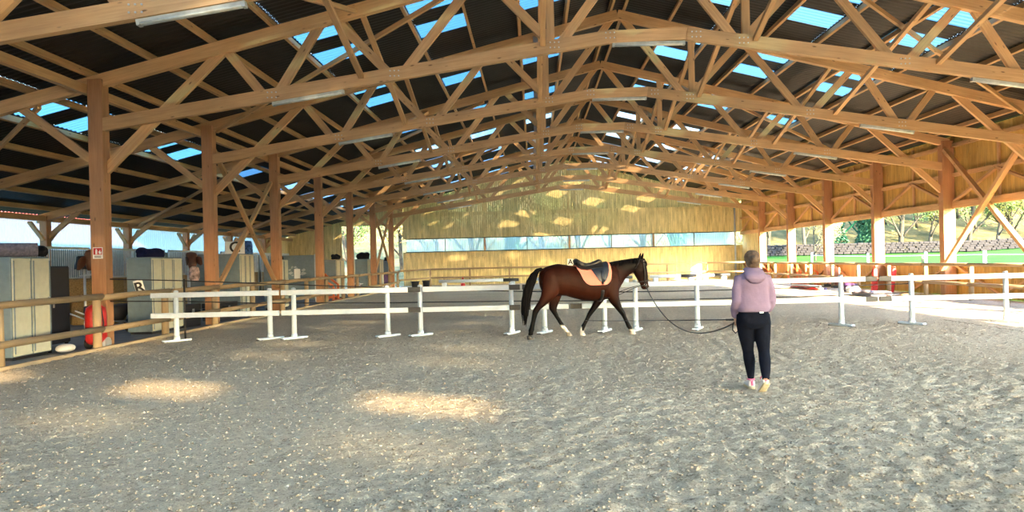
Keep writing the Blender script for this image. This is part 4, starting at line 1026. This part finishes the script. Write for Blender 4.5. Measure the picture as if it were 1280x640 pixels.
lh = (y > 0) & (x < 0) & (x > -.9); lay(wht, (1 - st(z, .21, .25)) * lh)
fr = (x > -.1) & (y > 0); lay(wht, (1 - st(z, .085, .11)) * fr)
rf = (x > .7) & (y < 0); lay(wht * .8, (1 - st(z, .095, .12)) * rf)
ca = me.color_attributes.new('coat', 'FLOAT_COLOR', 'POINT'); ca.data.foreach_set('color', np.concatenate([col, np.ones((n, 1))], 1).ravel())
horse.matrix_world = HM
tag(horse, 'bay horse with black mane walking saddled before the white fence', 'horse')
HOOF = plain('dark_hoof', (.03, .026, .022), .5)
for (hx, hy, tilt, mt, pale) in ((-1.195, -.155, .1, HOOF, 0), (-.262, .15, .35, plain('pale_hoof', (.30, .25, .19), .6), 1), (1.048, -.145, .15, plain('pale_hoof', (.42, .36, .28), .6), 1), (.022, .13, .05, plain('pale_hoof', (.5, .46, .40), .6), 1)):
    m = MB(); m.rings([((0.02, 0, 0), (.068, 0, 0), (0, .06, 0), 2.2), ((.016, 0, .012), (.066, 0, 0), (0, .059, 0), 2.2), ((-.002, 0, .06), (.052, 0, 0), (0, .05, 0), 2.1), ((-.008, 0, .085), (.046, 0, 0), (0, .045, 0), 2)], 16)
    o = m.build('hoof', mt, horse, True, (hx - .01, hy, -.005))
    if pale: o['label'] = 'pale hoof'
for s in (-1, 1):
    m = MB(); m.ball((1.372, s * .098, 1.475), .022, .016, .02); m.build('eye', MAT['strap'], horse, True)
    m = MB(); m.ball((1.485, s * .044, 1.0), .012, .012, .018); m.build('nostril', MAT['black'], horse, True)
HAIR = plain('black_horsehair', (.004, .0035, .004), .9, noise=.4, scale=60)
m = MB(); rs = random.Random(5)
crest = [(.56, 1.515), (.68, 1.535), (.80, 1.555), (.92, 1.575), (1.04, 1.588), (1.16, 1.602), (1.27, 1.612)]
for i in range(130):
    t = rs.random() * (len(crest) - 1.001); k = int(t); f_ = t - k
    cx = crest[k][0] + (crest[k + 1][0] - crest[k][0]) * f_; cz = crest[k][1] + (crest[k + 1][1] - crest[k][1]) * f_ - .02
    s = rs.choice((1, 1, 1, -1)); L = rs.uniform(.12, .24) * (1 if s > 0 else .45)
    m.tube([(cx, 0, cz), (cx - .01, s * .045, cz + .012), (cx - .03, s * .095, cz - L * .5), (cx - .045 + rs.uniform(-.02, .02), s * .115, cz - L)], [.012, .013, .010, .003], 5)
m.build('mane', HAIR, horse, True)
m = MB()
for i in range(14):
    yy = rs.uniform(-.035, .035); m.tube([(1.30, yy * .6, 1.62), (1.41, yy, 1.58), (1.452, yy * 1.2, 1.50), (1.462, yy * 1.3 + rs.uniform(-.01, .01), 1.43)], [.012, .012, .009, .003], 5)
m.build('forelock', HAIR, horse, True)
m = MB()
tp = [(-.87, 1.425), (-.955, 1.405), (-1.035, 1.31), (-1.11, 1.16), (-1.18, .97), (-1.225, .74), (-1.25, .52), (-1.262, .31)]
m.tube([(a, 0, b) for a, b in tp[:5]], [.035, .042, .05, .055, .03], 10)
for i in range(150):
    a = rs.uniform(0, 2 * PI); rr = rs.random() ** .5; pts = []; end = rs.choice((5, 6, 6, 7, 7, 8))
    for k, (px, pz) in enumerate(tp[:end]):
        wd = (.025, .04, .065, .085, .092, .085, .07, .035)[k]
        pts.append((px + math.cos(a) * rr * wd + rs.uniform(-.006, .006), math.sin(a) * rr * wd * .8 + rs.uniform(-.006, .006), pz + rs.uniform(-.01, .01) * k))
    m.tube(pts, [.012 + .004 * (k > 0) if k < end - 1 else .002 for k in range(end)], 5)
m.build('tail', HAIR, horse, True)

# saddle pad, saddle and bridle: rest on the horse, so each is a thing of its own
def on_horse(name, label, cat):
    t = thing(name, label, cat); t.matrix_world = HM; return t
def shell(mb, xs_, low, off, nside=14, thick=.012, ztop_extra=0.0):
    # a cloth draped over the back from low(x) on the right to low(x) on the left
    outer = []
    for x_ in xs_:
        row = []; zl = low(x_); zt = trunk_at(x_)[1]
        pts = []
        for j in range(nside + 1):
            t = j / nside; zz = zl + (zt - zl) * math.sin(t * PI / 2)
            yy = side_y(x_, zz) if j < nside else 0
            pts.append((yy, zz))
        full = [(-a, b) for a, b in pts] + [(a, b) for a, b in pts[-2::-1]]
        outer.append(full)
    def layer(o):
        L_ = []
        for x_, row in zip(xs_, outer):
            _, zt, zb, w_ = trunk_at(x_); c = (zt + zb) / 2
            L_.append([(x_, yy * (1 + o / w_) if abs(yy) > 1e-6 else 0, zz + o * max(0, (zz - c) / (zt - c))) for yy, zz in row])
        return L_
    A, B = layer(off + thick), layer(off)
    nx, nj = len(xs_), len(A[0])
    for i in range(nx - 1):
        for j in range(nj - 1):
            mb.quad([A[i][j], A[i + 1][j], A[i + 1][j + 1], A[i][j + 1]]); mb.quad([B[i][j + 1], B[i + 1][j + 1], B[i + 1][j], B[i][j]])
    for i in range(nx - 1):
        for j in (0, nj - 1): mb.quad([A[i][j], B[i][j], B[i + 1][j], A[i + 1][j]])
    for j in range(nj - 1):
        for i in (0, nx - 1): mb.quad([A[i][j], A[i][j + 1], B[i][j + 1], B[i][j]])
def padlow(x_):
    pts = [(-.165, 1.40), (-.14, 1.36), (-.10, 1.25), (-.06, 1.17), (0, 1.105), (.06, 1.075), (.12, 1.066), (.40, 1.066), (.46, 1.075), (.52, 1.12), (.56, 1.19), (.578, 1.30)]
    return float(np.interp(x_, [p[0] for p in pts], [p[1] for p in pts]))
pad = on_horse('saddle_pad', 'salmon pink saddle pad under the dark saddle on the bay horse', 'saddle pad')
m = MB(); shell(m, [-.165 + i * .743 / 30 for i in range(31)], padlow, .012); m.build('cloth', MAT['pinkcloth'], pad, True)
sad = on_horse('saddle', 'black and navy leather saddle on the bay horse', 'saddle')
def flaplow(x_):
    pts = [(.10, 1.42), (.14, 1.36), (.20, 1.25), (.26, 1.165), (.32, 1.12), (.38, 1.12), (.43, 1.16), (.48, 1.25), (.52, 1.36), (.53, 1.44)]
    return float(np.interp(x_, [p[0] for p in pts], [p[1] for p in pts]))
m = MB(); shell(m, [.10 + i * .43 / 24 for i in range(25)], flaplow, .030, thick=.014); m.build('flap', MAT['navyleather'], sad, True)
def panlow(x_): return float(np.interp(x_, [-.15, -.1, .05, .2, .45], [1.42, 1.38, 1.36, 1.38, 1.40]))
m = MB(); shell(m, [-.15 + i * .55 / 20 for i in range(21)], panlow, .024, thick=.03); m.build('panel', MAT['strap'], sad, True)
SEAT = [(-.155, 1.60, .06, .10), (-.13, 1.625, .05, .14), (-.08, 1.595, .055, .165), (0, 1.55, .055, .165), (.10, 1.525, .055, .14), (.20, 1.535, .055, .11), (.30, 1.57, .05, .10), (.37, 1.60, .04, .095), (.42, 1.585, .035, .09)]
m = MB(); m.rings([((x_, 0, zt - h), (0, w_, 0), (0, 0, h), 2.6) for x_, zt, h, w_ in SEAT], 20); m.build('seat', MAT['strap'], sad, True)
m = MB(); m.rings([((x_, 0, z_), (0, w_, 0), (0, 0, h), 2.3) for x_, z_, h, w_ in ((-.16, 1.575, .03, .11), (-.13, 1.52, .075, .17), (-.05, 1.49, .06, .18), (.05, 1.48, .05, .16))], 18); m.build('cantle', MAT['strap'], sad, True)
for s in (-1, 1):
    m = MB(); m.rings([((.36, s * (side_y(.36, zz) + .052), zz), (hw, 0, 0), (0, .012, 0), 3) for zz, hw in ((1.46, .03), (1.35, .045), (1.22, .045), (1.13, .03))], 14); m.build('skirt', MAT['navyleather'], sad, True)
    m = MB(); m.tube([(.345, s * (side_y(.345, 1.13) + .055), 1.145), (.345, s * (side_y(.345, 1.09) + .045), 1.085)], .018, 8); m.build('stirrup_keeper', MAT['strap'], sad, True)
m = MB(); gp = []
for j in range(29):
    a = PI * (1.02 + .96 * j / 28) if False else None
_, zt, zb, w_ = trunk_at(.36); c_ = (zt + zb) / 2; h_ = (zt - zb) / 2
prev = None
for j in range(33):
    a = math.radians(180 + 20 + 140 * j / 32)
    ca, sa = math.cos(a), math.sin(a); gp.append((math.copysign(abs(ca) ** (2 / PW), ca) * (w_ + .012), c_ + math.copysign(abs(sa) ** (2 / PW), sa) * (h_ + .012)))
m.rings([((.36, yy, zz), (.035, 0, 0), tuple(V((0, yy, zz - c_)).normalized() * .01), 3) for yy, zz in gp], 8); m.build('girth', MAT['strap'], sad, True)
bri = on_horse('bridle', 'black leather bridle with small metal fittings on the horse head', 'bridle')
def loop(name, pts, r=.011, closed=True, mat='strap'):
    m = MB(); m.tube(pts + ([pts[0]] if closed else []), r, 6); m.build(name, MAT[mat], bri, True)
def headloop(z0, z1, off=.012, n=24):       # around the head: z0 at the front, z1 at the back
    H = [(1.575, 1.405, 1.19, .075), (1.50, 1.44, 1.165, .095), (1.42, 1.46, 1.155, .105), (1.33, 1.475, 1.16, .10), (1.24, 1.487, 1.19, .085), (1.16, 1.492, 1.24, .068), (1.09, 1.492, 1.285, .058), (1.03, 1.5, 1.315, .06)][::-1]
    zs_ = [h[0] for h in H]; out = []
    for j in range(n):
        a = 2 * PI * j / n; z_ = z0 + (z1 - z0) * (1 - math.cos(a)) / 2
        f_, b_, w2 = (float(np.interp(z_, zs_, [h[k] for h in H])) for k in (1, 2, 3))
        ca, sa = math.cos(a), math.sin(a)
        out.append(((f_ + b_) / 2 + math.copysign(abs(ca) ** (2 / 2.3), ca) * ((f_ - b_) / 2 + off), math.copysign(abs(sa) ** (2 / 2.3), sa) * (w2 + off), z_))
    return out
loop('noseband', headloop(1.13, 1.09)); loop('browband', headloop(1.535, 1.60)[:7], closed=False); loop('browband', headloop(1.535, 1.60)[-6:] + [headloop(1.535, 1.60)[0]], closed=False)
for s in (-1, 1):
    loop('cheekpiece', [(1.31, s * .02, 1.625), (1.335, s * .075, 1.575), (1.35, s * .108, 1.48), (1.365, s * .115, 1.36), (1.38, s * .102, 1.24), (1.385, s * .08, 1.12), (1.39, s * .072, 1.05)], closed=False)
    m = MB(); tor = [(1.395 + .028 * math.cos(2 * PI * j / 14), s * .073, 1.03 + .028 * math.sin(2 * PI * j / 14)) for j in range(15)]; m.tube(tor, .006, 6); m.build('bit_ring', MAT['metal'], bri, True)
    m = MB(); m.ball((1.355, s * .118, 1.545), .012, .01, .012); m.build('buckle', MAT['metal'], bri, True)
    m = MB(); m.tube([(1.395, s * .08, 1.03), (1.15, s * .10, .98), (.85, s * .16, .88), (.6, s * .2, .80), (.4, s * .215, .79)], .008, 6); m.build('side_rein', MAT['strap'], bri, True)
loop('throatlash', [(1.30, -.06, 1.60), (1.24, -.10, 1.5), (1.18, -.10, 1.4), (1.14, 0, 1.33), (1.18, .10, 1.4), (1.24, .10, 1.5), (1.30, .06, 1.60)], .008, False)

# ------------------------------------------------------------------ person (local: faces +y)
PX_, PY_ = 2.60, 8.66
SKIN = plain('skin', (.55, .31, .22), .55, noise=.06)
HOODIE = plain('mauve_hoodie', (.225, .17, .265), .95, noise=.06, scale=12, bump=.25, bscale=25)
LEGG = plain('navy_leggings', (.004, .006, .014), .9, noise=.25, scale=14, bump=.1)
SHOE = plain('white_shoe', (.72, .68, .68), .6); SOLE = plain('shoe_sole', (.50, .44, .30), .8); PINK = plain('pink_trim', (.75, .16, .32), .6)
HAIRP = plain('ash_brown_hair', (.12, .075, .045), .5, noise=.5, scale=30, bump=.5, bscale=60)
HANDS = {-1: V((-.165, .17, .80)), 1: V((.12, .22, .86))}
ARM = {s: [V((s * .158, -.005, 1.325)), V((s * .193, -.03, 1.20)), V((s * .206, -.045, 1.06)), V((s * (.196 if s > 0 else .205), .05, .965)), HANDS[s] + V((s * .012, -.07, .035))] for s in (-1, 1)}
LEGS = {-1: [(-.088, .0, .90, .108), (-.088, .02, .80, .112), (-.072, .06, .66, .096), (-.048, .10, .52, .076), (-.04, .11, .45, .066), (-.034, .085, .35, .069), (-.025, .09, .23, .055), (-.010, .12, .12, .038)],
        1: [(.088, .0, .90, .108), (.094, .0, .80, .112), (.102, .005, .66, .097), (.112, .0, .52, .076), (.112, -.02, .45, .067), (.102, -.075, .35, .069), (.084, -.15, .23, .055), (.062, -.22, .155, .038)]}
pb = MB()
pb.rings([((0, cy, z_), (hx, 0, 0), (0, hy, 0), 2.2) for z_, hx, hy, cy in ((.84, .15, .10, -.01), (.92, .165, .105, -.01), (1.02, .13, .09, 0), (1.12, .135, .09, 0), (1.25, .16, .10, 0), (1.34, .165, .09, 0), (1.385, .11, .07, -.005), (1.42, .058, .058, 0), (1.47, .052, .055, .005), (1.50, .05, .055, .01))], 20)
pb.rings([((0, cy, z_), (hx, 0, 0), (0, hy, 0), 2.1) for z_, hx, hy, cy in ((1.445, .03, .04, .06), (1.46, .05, .065, .045), (1.49, .062, .085, .025), (1.53, .072, .097, .012), (1.57, .077, .10, .005), (1.61, .07, .09, 0), (1.64, .045, .06, 0), (1.652, .015, .02, 0))], 20)
pb.rings([((0, .11, z_), (w_, 0, 0), (0, d_, 0), 2) for z_, w_, d_ in ((1.525, .012, .022), (1.535, .016, .026), (1.55, .010, .016), (1.57, .007, .008))], 10)   # nose
pb.rings([((0, .102, z_), (w_, 0, 0), (0, d_, 0), 2) for z_, w_, d_ in ((1.488, .015, .008), (1.496, .024, .012), (1.505, .022, .011), (1.512, .01, .006))], 10)       # mouth
for s in (-1, 1):
    pb.ball((s * .079, -.005, 1.545), .012, .02, .032, 10, 7)                                # ears
    A = ARM[s]; pb.tube(A, [.05, .045, .04, .036, .027], 12)
    pb.tube([(a, b, c) for a, b, c, r_ in LEGS[s]], [r_ * .88 for *_, r_ in LEGS[s]], 14)
    H = HANDS[s]                                                                            # hand: palm, four fingers, thumb
    d = V((0, .9, -.35)).normalized(); sx = V((-s, 0, 0)); up_ = V((0, .35, .9)).normalized()
    pb.rings([(H + d * t, tuple(up_ * a), tuple(sx * b), 2.4) for t, a, b in ((-.075, .024, .018), (-.04, .034, .017), (0, .038, .015), (.02, .036, .013))], 12)
    for k in range(4):
        o_ = H + up_ * (.03 - .02 * k) + d * .015; L_ = (.034, .038, .035, .028)[k]
        p1 = o_ + d * L_; p2 = p1 + (sx * .9 + d * .1) * L_ * .8; p3 = p2 + (-d * .85 + sx * .2) * L_ * .7
        pb.tube([o_, p1, p2, p3], [.0095, .009, .0085, .007], 8)
    o_ = H + up_ * .028 - d * .045; pb.tube([o_, o_ + up_ * .02 + d * .03 + sx * .015, o_ + up_ * .016 + d * .055 + sx * .03], [.013, .011, .008], 8)
person = remesh(pb, 'person', .0065, 3, SKIN)
person.location = (PX_, PY_, 0)
tag(person, 'person in mauve hoodie and dark leggings seen from behind holding the long rein', 'person')
for s in (-1, 1):
    m = MB(); m.ball((s * .03, .098, 1.562), .012, .008, .008); m.build('eye', MAT['whiteboard'], person, True)
# hoodie
hd = MB()
hd.rings([((cx, cy, z_), (hx, 0, 0), (0, hy, 0), 2.5) for z_, hx, hy, cx, cy in ((.935, .178, .128, -.004, -.012), (.955, .188, .136, -.004, -.012), (.985, .198, .143, -.004, -.012), (1.06, .196, .138, -.003, -.008), (1.16, .188, .13, 0, -.005), (1.26, .192, .128, 0, -.005), (1.32, .18, .115, 0, -.008), (1.365, .145, .095, 0, -.01), (1.405, .105, .08, 0, -.01), (1.435, .082, .075, 0, -.008), (1.445, .07, .068, 0, -.008))], 28)
for s in (-1, 1):
    A = ARM[s]; hd.tube([A[0] + V((-s * .05, 0, .0)), A[0], A[1], A[2], (A[2] + A[3]) / 2 + V((0, -.006, -.006)), A[3], A[3] * .35 + A[4] * .65, A[3] * .2 + A[4] * .8], [.066, .069, .063, .058, .058, .052, .047, .034], 16)
hood_ = remesh(hd, 'hoodie', .010, 5, HOODIE, person)
m = MB()
m.rings([((0, -.10, 1.262), (.03, 0, 0), (0, .022, 0), 2), ((0, -.125, 1.285), (.075, 0, 0), (0, .035, 0), 2.2), ((0, -.125, 1.33), (.118, 0, 0), (0, .05, 0), 2.3), ((0, -.105, 1.375), (.125, 0, 0), (0, .06, 0), 2.3), ((0, -.07, 1.415), (.115, 0, 0), (0, .06, 0), 2.3), ((0, -.04, 1.445), (.095, 0, 0), (0, .062, 0), 2.2), ((0, -.03, 1.46), (.075, 0, 0), (0, .05, 0), 2.2)], 24)
m.tube([V((math.sin(a) * .09, -.015 + -math.cos(a) * .085, 1.43 - .012 * math.cos(a))) for a in [PI * 2 * j / 24 for j in range(25)]], .024, 10)
remesh(m, 'hood', .010, 4, HOODIE, person)
# leggings
m = MB()
m.rings([((0, -.012, z_), (hx, 0, 0), (0, hy, 0), 2.4) for z_, hx, hy in ((.99, .155, .105), (.93, .172, .118), (.86, .186, .128), (.80, .184, .125), (.755, .15, .10), (.735, .09, .07))], 26)
for s in (-1, 1):
    m.ball((s * .085, -.06, .855), .095, .075, .10)
    m.tube([(a, b, c) for a, b, c, r_ in LEGS[s]], [r_ for *_, r_ in LEGS[s]], 18)
remesh(m, 'leggings', .010, 5, LEGG, person)
m = MB(); m.box(.03, .075, -.158, -.15, .925, .942); m.build('waist_tag', MAT['white'], person)
# shoes
def shoe(M):
    t = MB(); t.rings([((0, y_, z_), (hx, 0, 0), (0, 0, hz), 2.6) for y_, z_, hx, hz in ((-.085, .055, .024, .035), (-.075, .06, .036, .046), (-.03, .06, .038, .048), (.03, .052, .040, .038), (.09, .045, .044, .028), (.14, .04, .040, .022), (.165, .036, .024, .014))], 18)
    t.rings([((0, -.045, z_), (r_, 0, 0), (0, r_ * 1.2, 0), 2) for z_, r_ in ((.08, .036), (.11, .038), (.118, .036))], 14)
    o = t.build('shoe', SHOE, person, True); o.matrix_local = M
    t = MB(); t.rings([((0, y_, .014), (hx, 0, 0), (0, 0, .015), 4) for y_, hx in ((-.095, .022), (-.08, .039), (-.03, .040), (.04, .041), (.10, .047), (.15, .041), (.172, .02))], 16); t.build('sole', SOLE, o, True)
    t = MB(); t.tube([(.037 * math.cos(a), -.045 + .045 * math.sin(a), .112) for a in [2 * PI * j / 16 for j in range(17)]], .009, 8); t.build('pink_collar', PINK, o, True)
    t = MB(); t.rings([((0, -.088, z_), (.016, 0, 0), (0, .006, 0), 3) for z_ in (.04, .10)], 8); t.build('heel_tab', PINK, o, True)
shoe(Matrix.Translation((-.010, .16, .0)))
shoe(Matrix.Translation((.060, -.185, .055)) @ Matrix.Rotation(math.radians(-38), 4, 'X') @ Matrix.Rotation(.06, 4, 'Z'))
# hair with a low bun
m = MB()
m.rings([((0, cy, z_), (hx, 0, 0), (0, hy, 0), 2.1) for z_, hx, hy, cy in ((1.455, .045, .03, -.055), (1.475, .066, .05, -.048), (1.51, .084, .075, -.035), (1.55, .093, .095, -.018), (1.59, .094, .102, -.010), (1.625, .08, .09, -.006), (1.655, .05, .06, -.004), (1.668, .015, .02, 0))], 22)
m.ball((-.003, -.125, 1.555), .058, .045, .055)
remesh(m, 'hair', .008, 3, HAIRP, person)
m = MB(); m.tube([(-.003 + .045 * math.cos(a), -.103, 1.555 + .043 * math.sin(a)) for a in [2 * PI * j / 14 for j in range(15)]], .008, 6); m.build('hair_tie', MAT['black'], person, True)

# long rein from the bit to the hand, and the lunging whip
HW = V((PX_, PY_, 0)) + HANDS[-1] + V((.012, .035, -.005))
BW = HM @ V((1.395, -.08, 1.02))
pts = []
for j in range(41):
    t = j / 40; p = BW.lerp(HW, t); p.z -= 1.95 * t * (1 - t) * (1 - .12 * (t - .5)); pts.append(p)
pts[-1] = HW
m = MB(); m.tube(pts, .010, 6)
o = m.build('long_rein', MAT['strap'], smooth=True); tag(o, 'long black rein hanging in a curve from the horse to the hand', 'rein')
lp = [HW + V((-.02, 0, -.0)), HW + V((-.05, -.04, -.03)), HW + V((-.055, -.05, -.09)), HW + V((-.02, -.05, -.13)), HW + V((.02, -.03, -.10)), HW + V((.02, 0, -.04))]
m = MB(); m.tube(lp, .008, 6); m.build('rein_loop', MAT['strap'], o, True)
WT = V((.80, 11.5, .635)); d = (WT - HW)
t = thing('lunging_whip', 'thin dark lunging whip held level from the hand towards the horse', 'whip', tuple(HW))
m = MB(); m.tube([(0, 0, .03), d * .05 + V((0, 0, .028))], .012, 8); m.build('handle', MAT['black'], t, True)
m = MB(); m.tube([d * -.02 + V((0, 0, .03)), d * .25 + V((0, 0, .02)), d * .6 + V((0, 0, .005))], [.007, .006, .004], 6); m.build('shaft', MAT['strap'], t, True)
m = MB(); m.tube([d * .6 + V((0, 0, .005)), d * .8, d], .0045, 6); m.build('lash', MAT['strap'], t, True)
FLATS += [(HM @ V((a, b, 0)))[:2] + (.28,) for a, b in ((-1.19, -.155), (-.26, .15), (1.04, -.145), (.02, .13))] + [(PX_ - .01, PY_ + .2, .25), (PX_ + .06, PY_ - .1, .25)]
SX0, SX1 = -8.72, 15.08
xs = np.concatenate([np.arange(SX0, 9.5, .042), np.arange(9.5, SX1 + .01, .075)])
ys = np.concatenate([np.arange(Y0, 2.5, .8), np.arange(2.5, 9, .034), np.arange(9, 17.5, .06), np.arange(17.5, Y1, .3), [Y1]])
XX, YY = np.meshgrid(xs, ys, indexing='ij')
Z = (vnoise(XX, YY, .9, 1) - .5) * .014 + (vnoise(XX, YY, .28, 2) - .5) * .008 + (vnoise(XX, YY, .11, 3) - .5) * .020 + (vnoise(XX, YY, .06, 5) - .5) * .030
rug = np.clip(vnoise(XX, YY, 2.4, 9) * 1.5 - .1, .35, 1)
Z = Z * rug
for _ in range(1800):           # hoof prints
    cx, cy = rng.uniform(-8.5, 11), rng.uniform(2.7, 17); r = rng.uniform(.055, .10)
    i0, i1 = np.searchsorted(xs, [cx - 2 * r, cx + 2 * r]); j0, j1 = np.searchsorted(ys, [cy - 2 * r, cy + 2 * r])
    if i1 <= i0 or j1 <= j0: continue
    d2 = ((XX[i0:i1, j0:j1] - cx) ** 2 + (YY[i0:i1, j0:j1] - cy) ** 2) / r ** 2
    Z[i0:i1, j0:j1] += rng.uniform(.5, 1.0) * (-.014 * np.exp(-d2 * 1.3) + .006 * np.exp(-(np.sqrt(d2) - 1.35) ** 2 * 5))
# keep the sand level under things that stand on it
def flat(cx, cy, r, z=0):
    global Z
    d2 = ((XX - cx) ** 2 + (YY - cy) ** 2) / r ** 2
    Z = z + (Z - z) * (1 - np.exp(-d2 ** 2)) if False else Z * (1 - np.exp(-d2 * d2))
for c in FLATS if 'FLATS' in globals() else []: flat(*c)
me = grid_mesh(xs, ys, Z); me.name = 'floor'; me.materials.append(MAT['sand']); struct(link('floor', me))
m = MB(); m.box(LWX, SX0 - .09, Y0, Y1, -.12, -.02); struct(m.build('floor.001', MAT['concrete']))
m = MB(); m.box(SX0 - .09, SX0, Y0, 49, -.12, .06); struct(m.build('trim_6', MAT['kerb']))

# loose clods lying on the sand
nC = 46000
cy_ = 2.9 + (rng.random(nC) ** 1.5) * 14; hw = .78 * cy_ + .5
cx_ = np.clip((rng.random(nC) * 2 - 1) * hw, SX0 + .1, 9.5)
i_ = np.clip(np.searchsorted(xs, cx_), 0, len(xs) - 1); j_ = np.clip(np.searchsorted(ys, cy_), 0, len(ys) - 1)
keep = np.ones(nC, bool)
for c in FLATS: keep &= (cx_ - c[0]) ** 2 + (cy_ - c[1]) ** 2 > (c[2] * .8) ** 2
cx_, cy_, i_, j_ = cx_[keep], cy_[keep], i_[keep], j_[keep]; nC = len(cx_)
rC = .005 + .017 * rng.random(nC) ** 2.5
oc = np.array([(1, 0, 0), (-.5, .87, 0), (-.5, -.87, 0), (.6, .5, .55), (-.7, .1, .6), (.15, -.6, .5), (0, 0, .85), (0, 0, -.4)], float)
tri = np.array([(0, 1, 3), (1, 2, 4), (2, 0, 5), (3, 1, 4), (4, 2, 5), (5, 0, 3), (3, 4, 6), (4, 5, 6), (5, 3, 6), (1, 0, 7), (2, 1, 7), (0, 2, 7)])
an = rng.random(nC) * 6.28; ca, sa = np.cos(an), np.sin(an)
pv = oc[None] * (1 + (rng.random((nC, 8, 3)) - .5) * .5) * rC[:, None, None]; pv[:, :, 2] *= .75
X_ = pv[:, :, 0] * ca[:, None] - pv[:, :, 1] * sa[:, None] + cx_[:, None]; Y_ = pv[:, :, 0] * sa[:, None] + pv[:, :, 1] * ca[:, None] + cy_[:, None]
Z_ = pv[:, :, 2] + Z[i_, j_][:, None] + rC[:, None] * -.05
co = np.stack([X_, Y_, Z_], -1).reshape(-1, 3); q = (tri[None] + (np.arange(nC) * 8)[:, None, None]).reshape(-1, 3)
me = bpy.data.meshes.new('sand_clods'); me.vertices.add(len(co)); me.vertices.foreach_set('co', co.ravel())
me.loops.add(q.size); me.loops.foreach_set('vertex_index', q.ravel().astype(np.int32)); me.polygons.add(len(q))
me.polygons.foreach_set('loop_start', np.arange(0, q.size, 3, dtype=np.int32)); me.polygons.foreach_set('loop_total', np.full(len(q), 3, dtype=np.int32)); me.update(); me.validate(); me.shade_smooth()
me.materials.append(MAT['clod']); tag(link('sand_clods', me), 'loose dark clods of sand scattered over the arena surface', 'sand', None, 'stuff')
# ------------------------------------------------------------------ light and camera
w = bpy.data.worlds.new('World'); scene.world = w; w.use_nodes = True
nt = w.node_tree; bg = nt.nodes['Background']
sk = nt.nodes.new('ShaderNodeTexSky'); sk.sky_type = 'NISHITA'; sk.sun_disc = False
SUN = V((1.607, -2.265, 1.0)).normalized()
sk.sun_elevation = math.asin(SUN.z); sk.sun_rotation = math.atan2(SUN.x, SUN.y)
sk.air_density = 1.2; sk.dust_density = .6; sk.ozone_density = 1.5
nt.links.new(sk.outputs[0], bg.inputs[0]); bg.inputs[1].default_value = 1.0
ld = bpy.data.lights.new('sun', 'SUN'); ld.energy = 20; ld.angle = math.radians(1.0); ld.color = (1, .74, .42)
lo = bpy.data.objects.new('sun', ld); COL.objects.link(lo); lo.rotation_euler = SUN.to_track_quat('Z', 'Y').to_euler()
cam = bpy.data.cameras.new('camera'); co = bpy.data.objects.new('camera', cam); COL.objects.link(co)
cam.sensor_width = 36; cam.lens = 36 * F / 1280; cam.clip_end = 600; cam.clip_start = .05
cam.shift_x = -27 / 1280; cam.shift_y = 6 / 1280; yaw = pit = 0; roll = math.atan(.0235)
fw = V((-math.sin(yaw) * math.cos(pit), math.cos(yaw) * math.cos(pit), math.sin(pit)))
r0 = fw.cross(V((0, 0, 1))).normalized(); u0 = r0.cross(fw)
r = r0 * math.cos(roll) - u0 * math.sin(roll); u = u0 * math.cos(roll) + r0 * math.sin(roll)
R = Matrix((r, u, -fw)).transposed().to_4x4(); R.translation = V((0, 0, CAMH)); co.matrix_world = R
scene.camera = co
vs = scene.view_settings; vs.view_transform = 'Standard'; vs.look = 'None'; vs.exposure = EXPO; vs.gamma = 1; vs.use_curve_mapping = False
scene.cycles.max_bounces = 10; scene.cycles.diffuse_bounces = 6; scene.cycles.transparent_max_bounces = 16
scene.cycles.use_denoising = True
scene.cycles.sample_clamp_indirect = 8
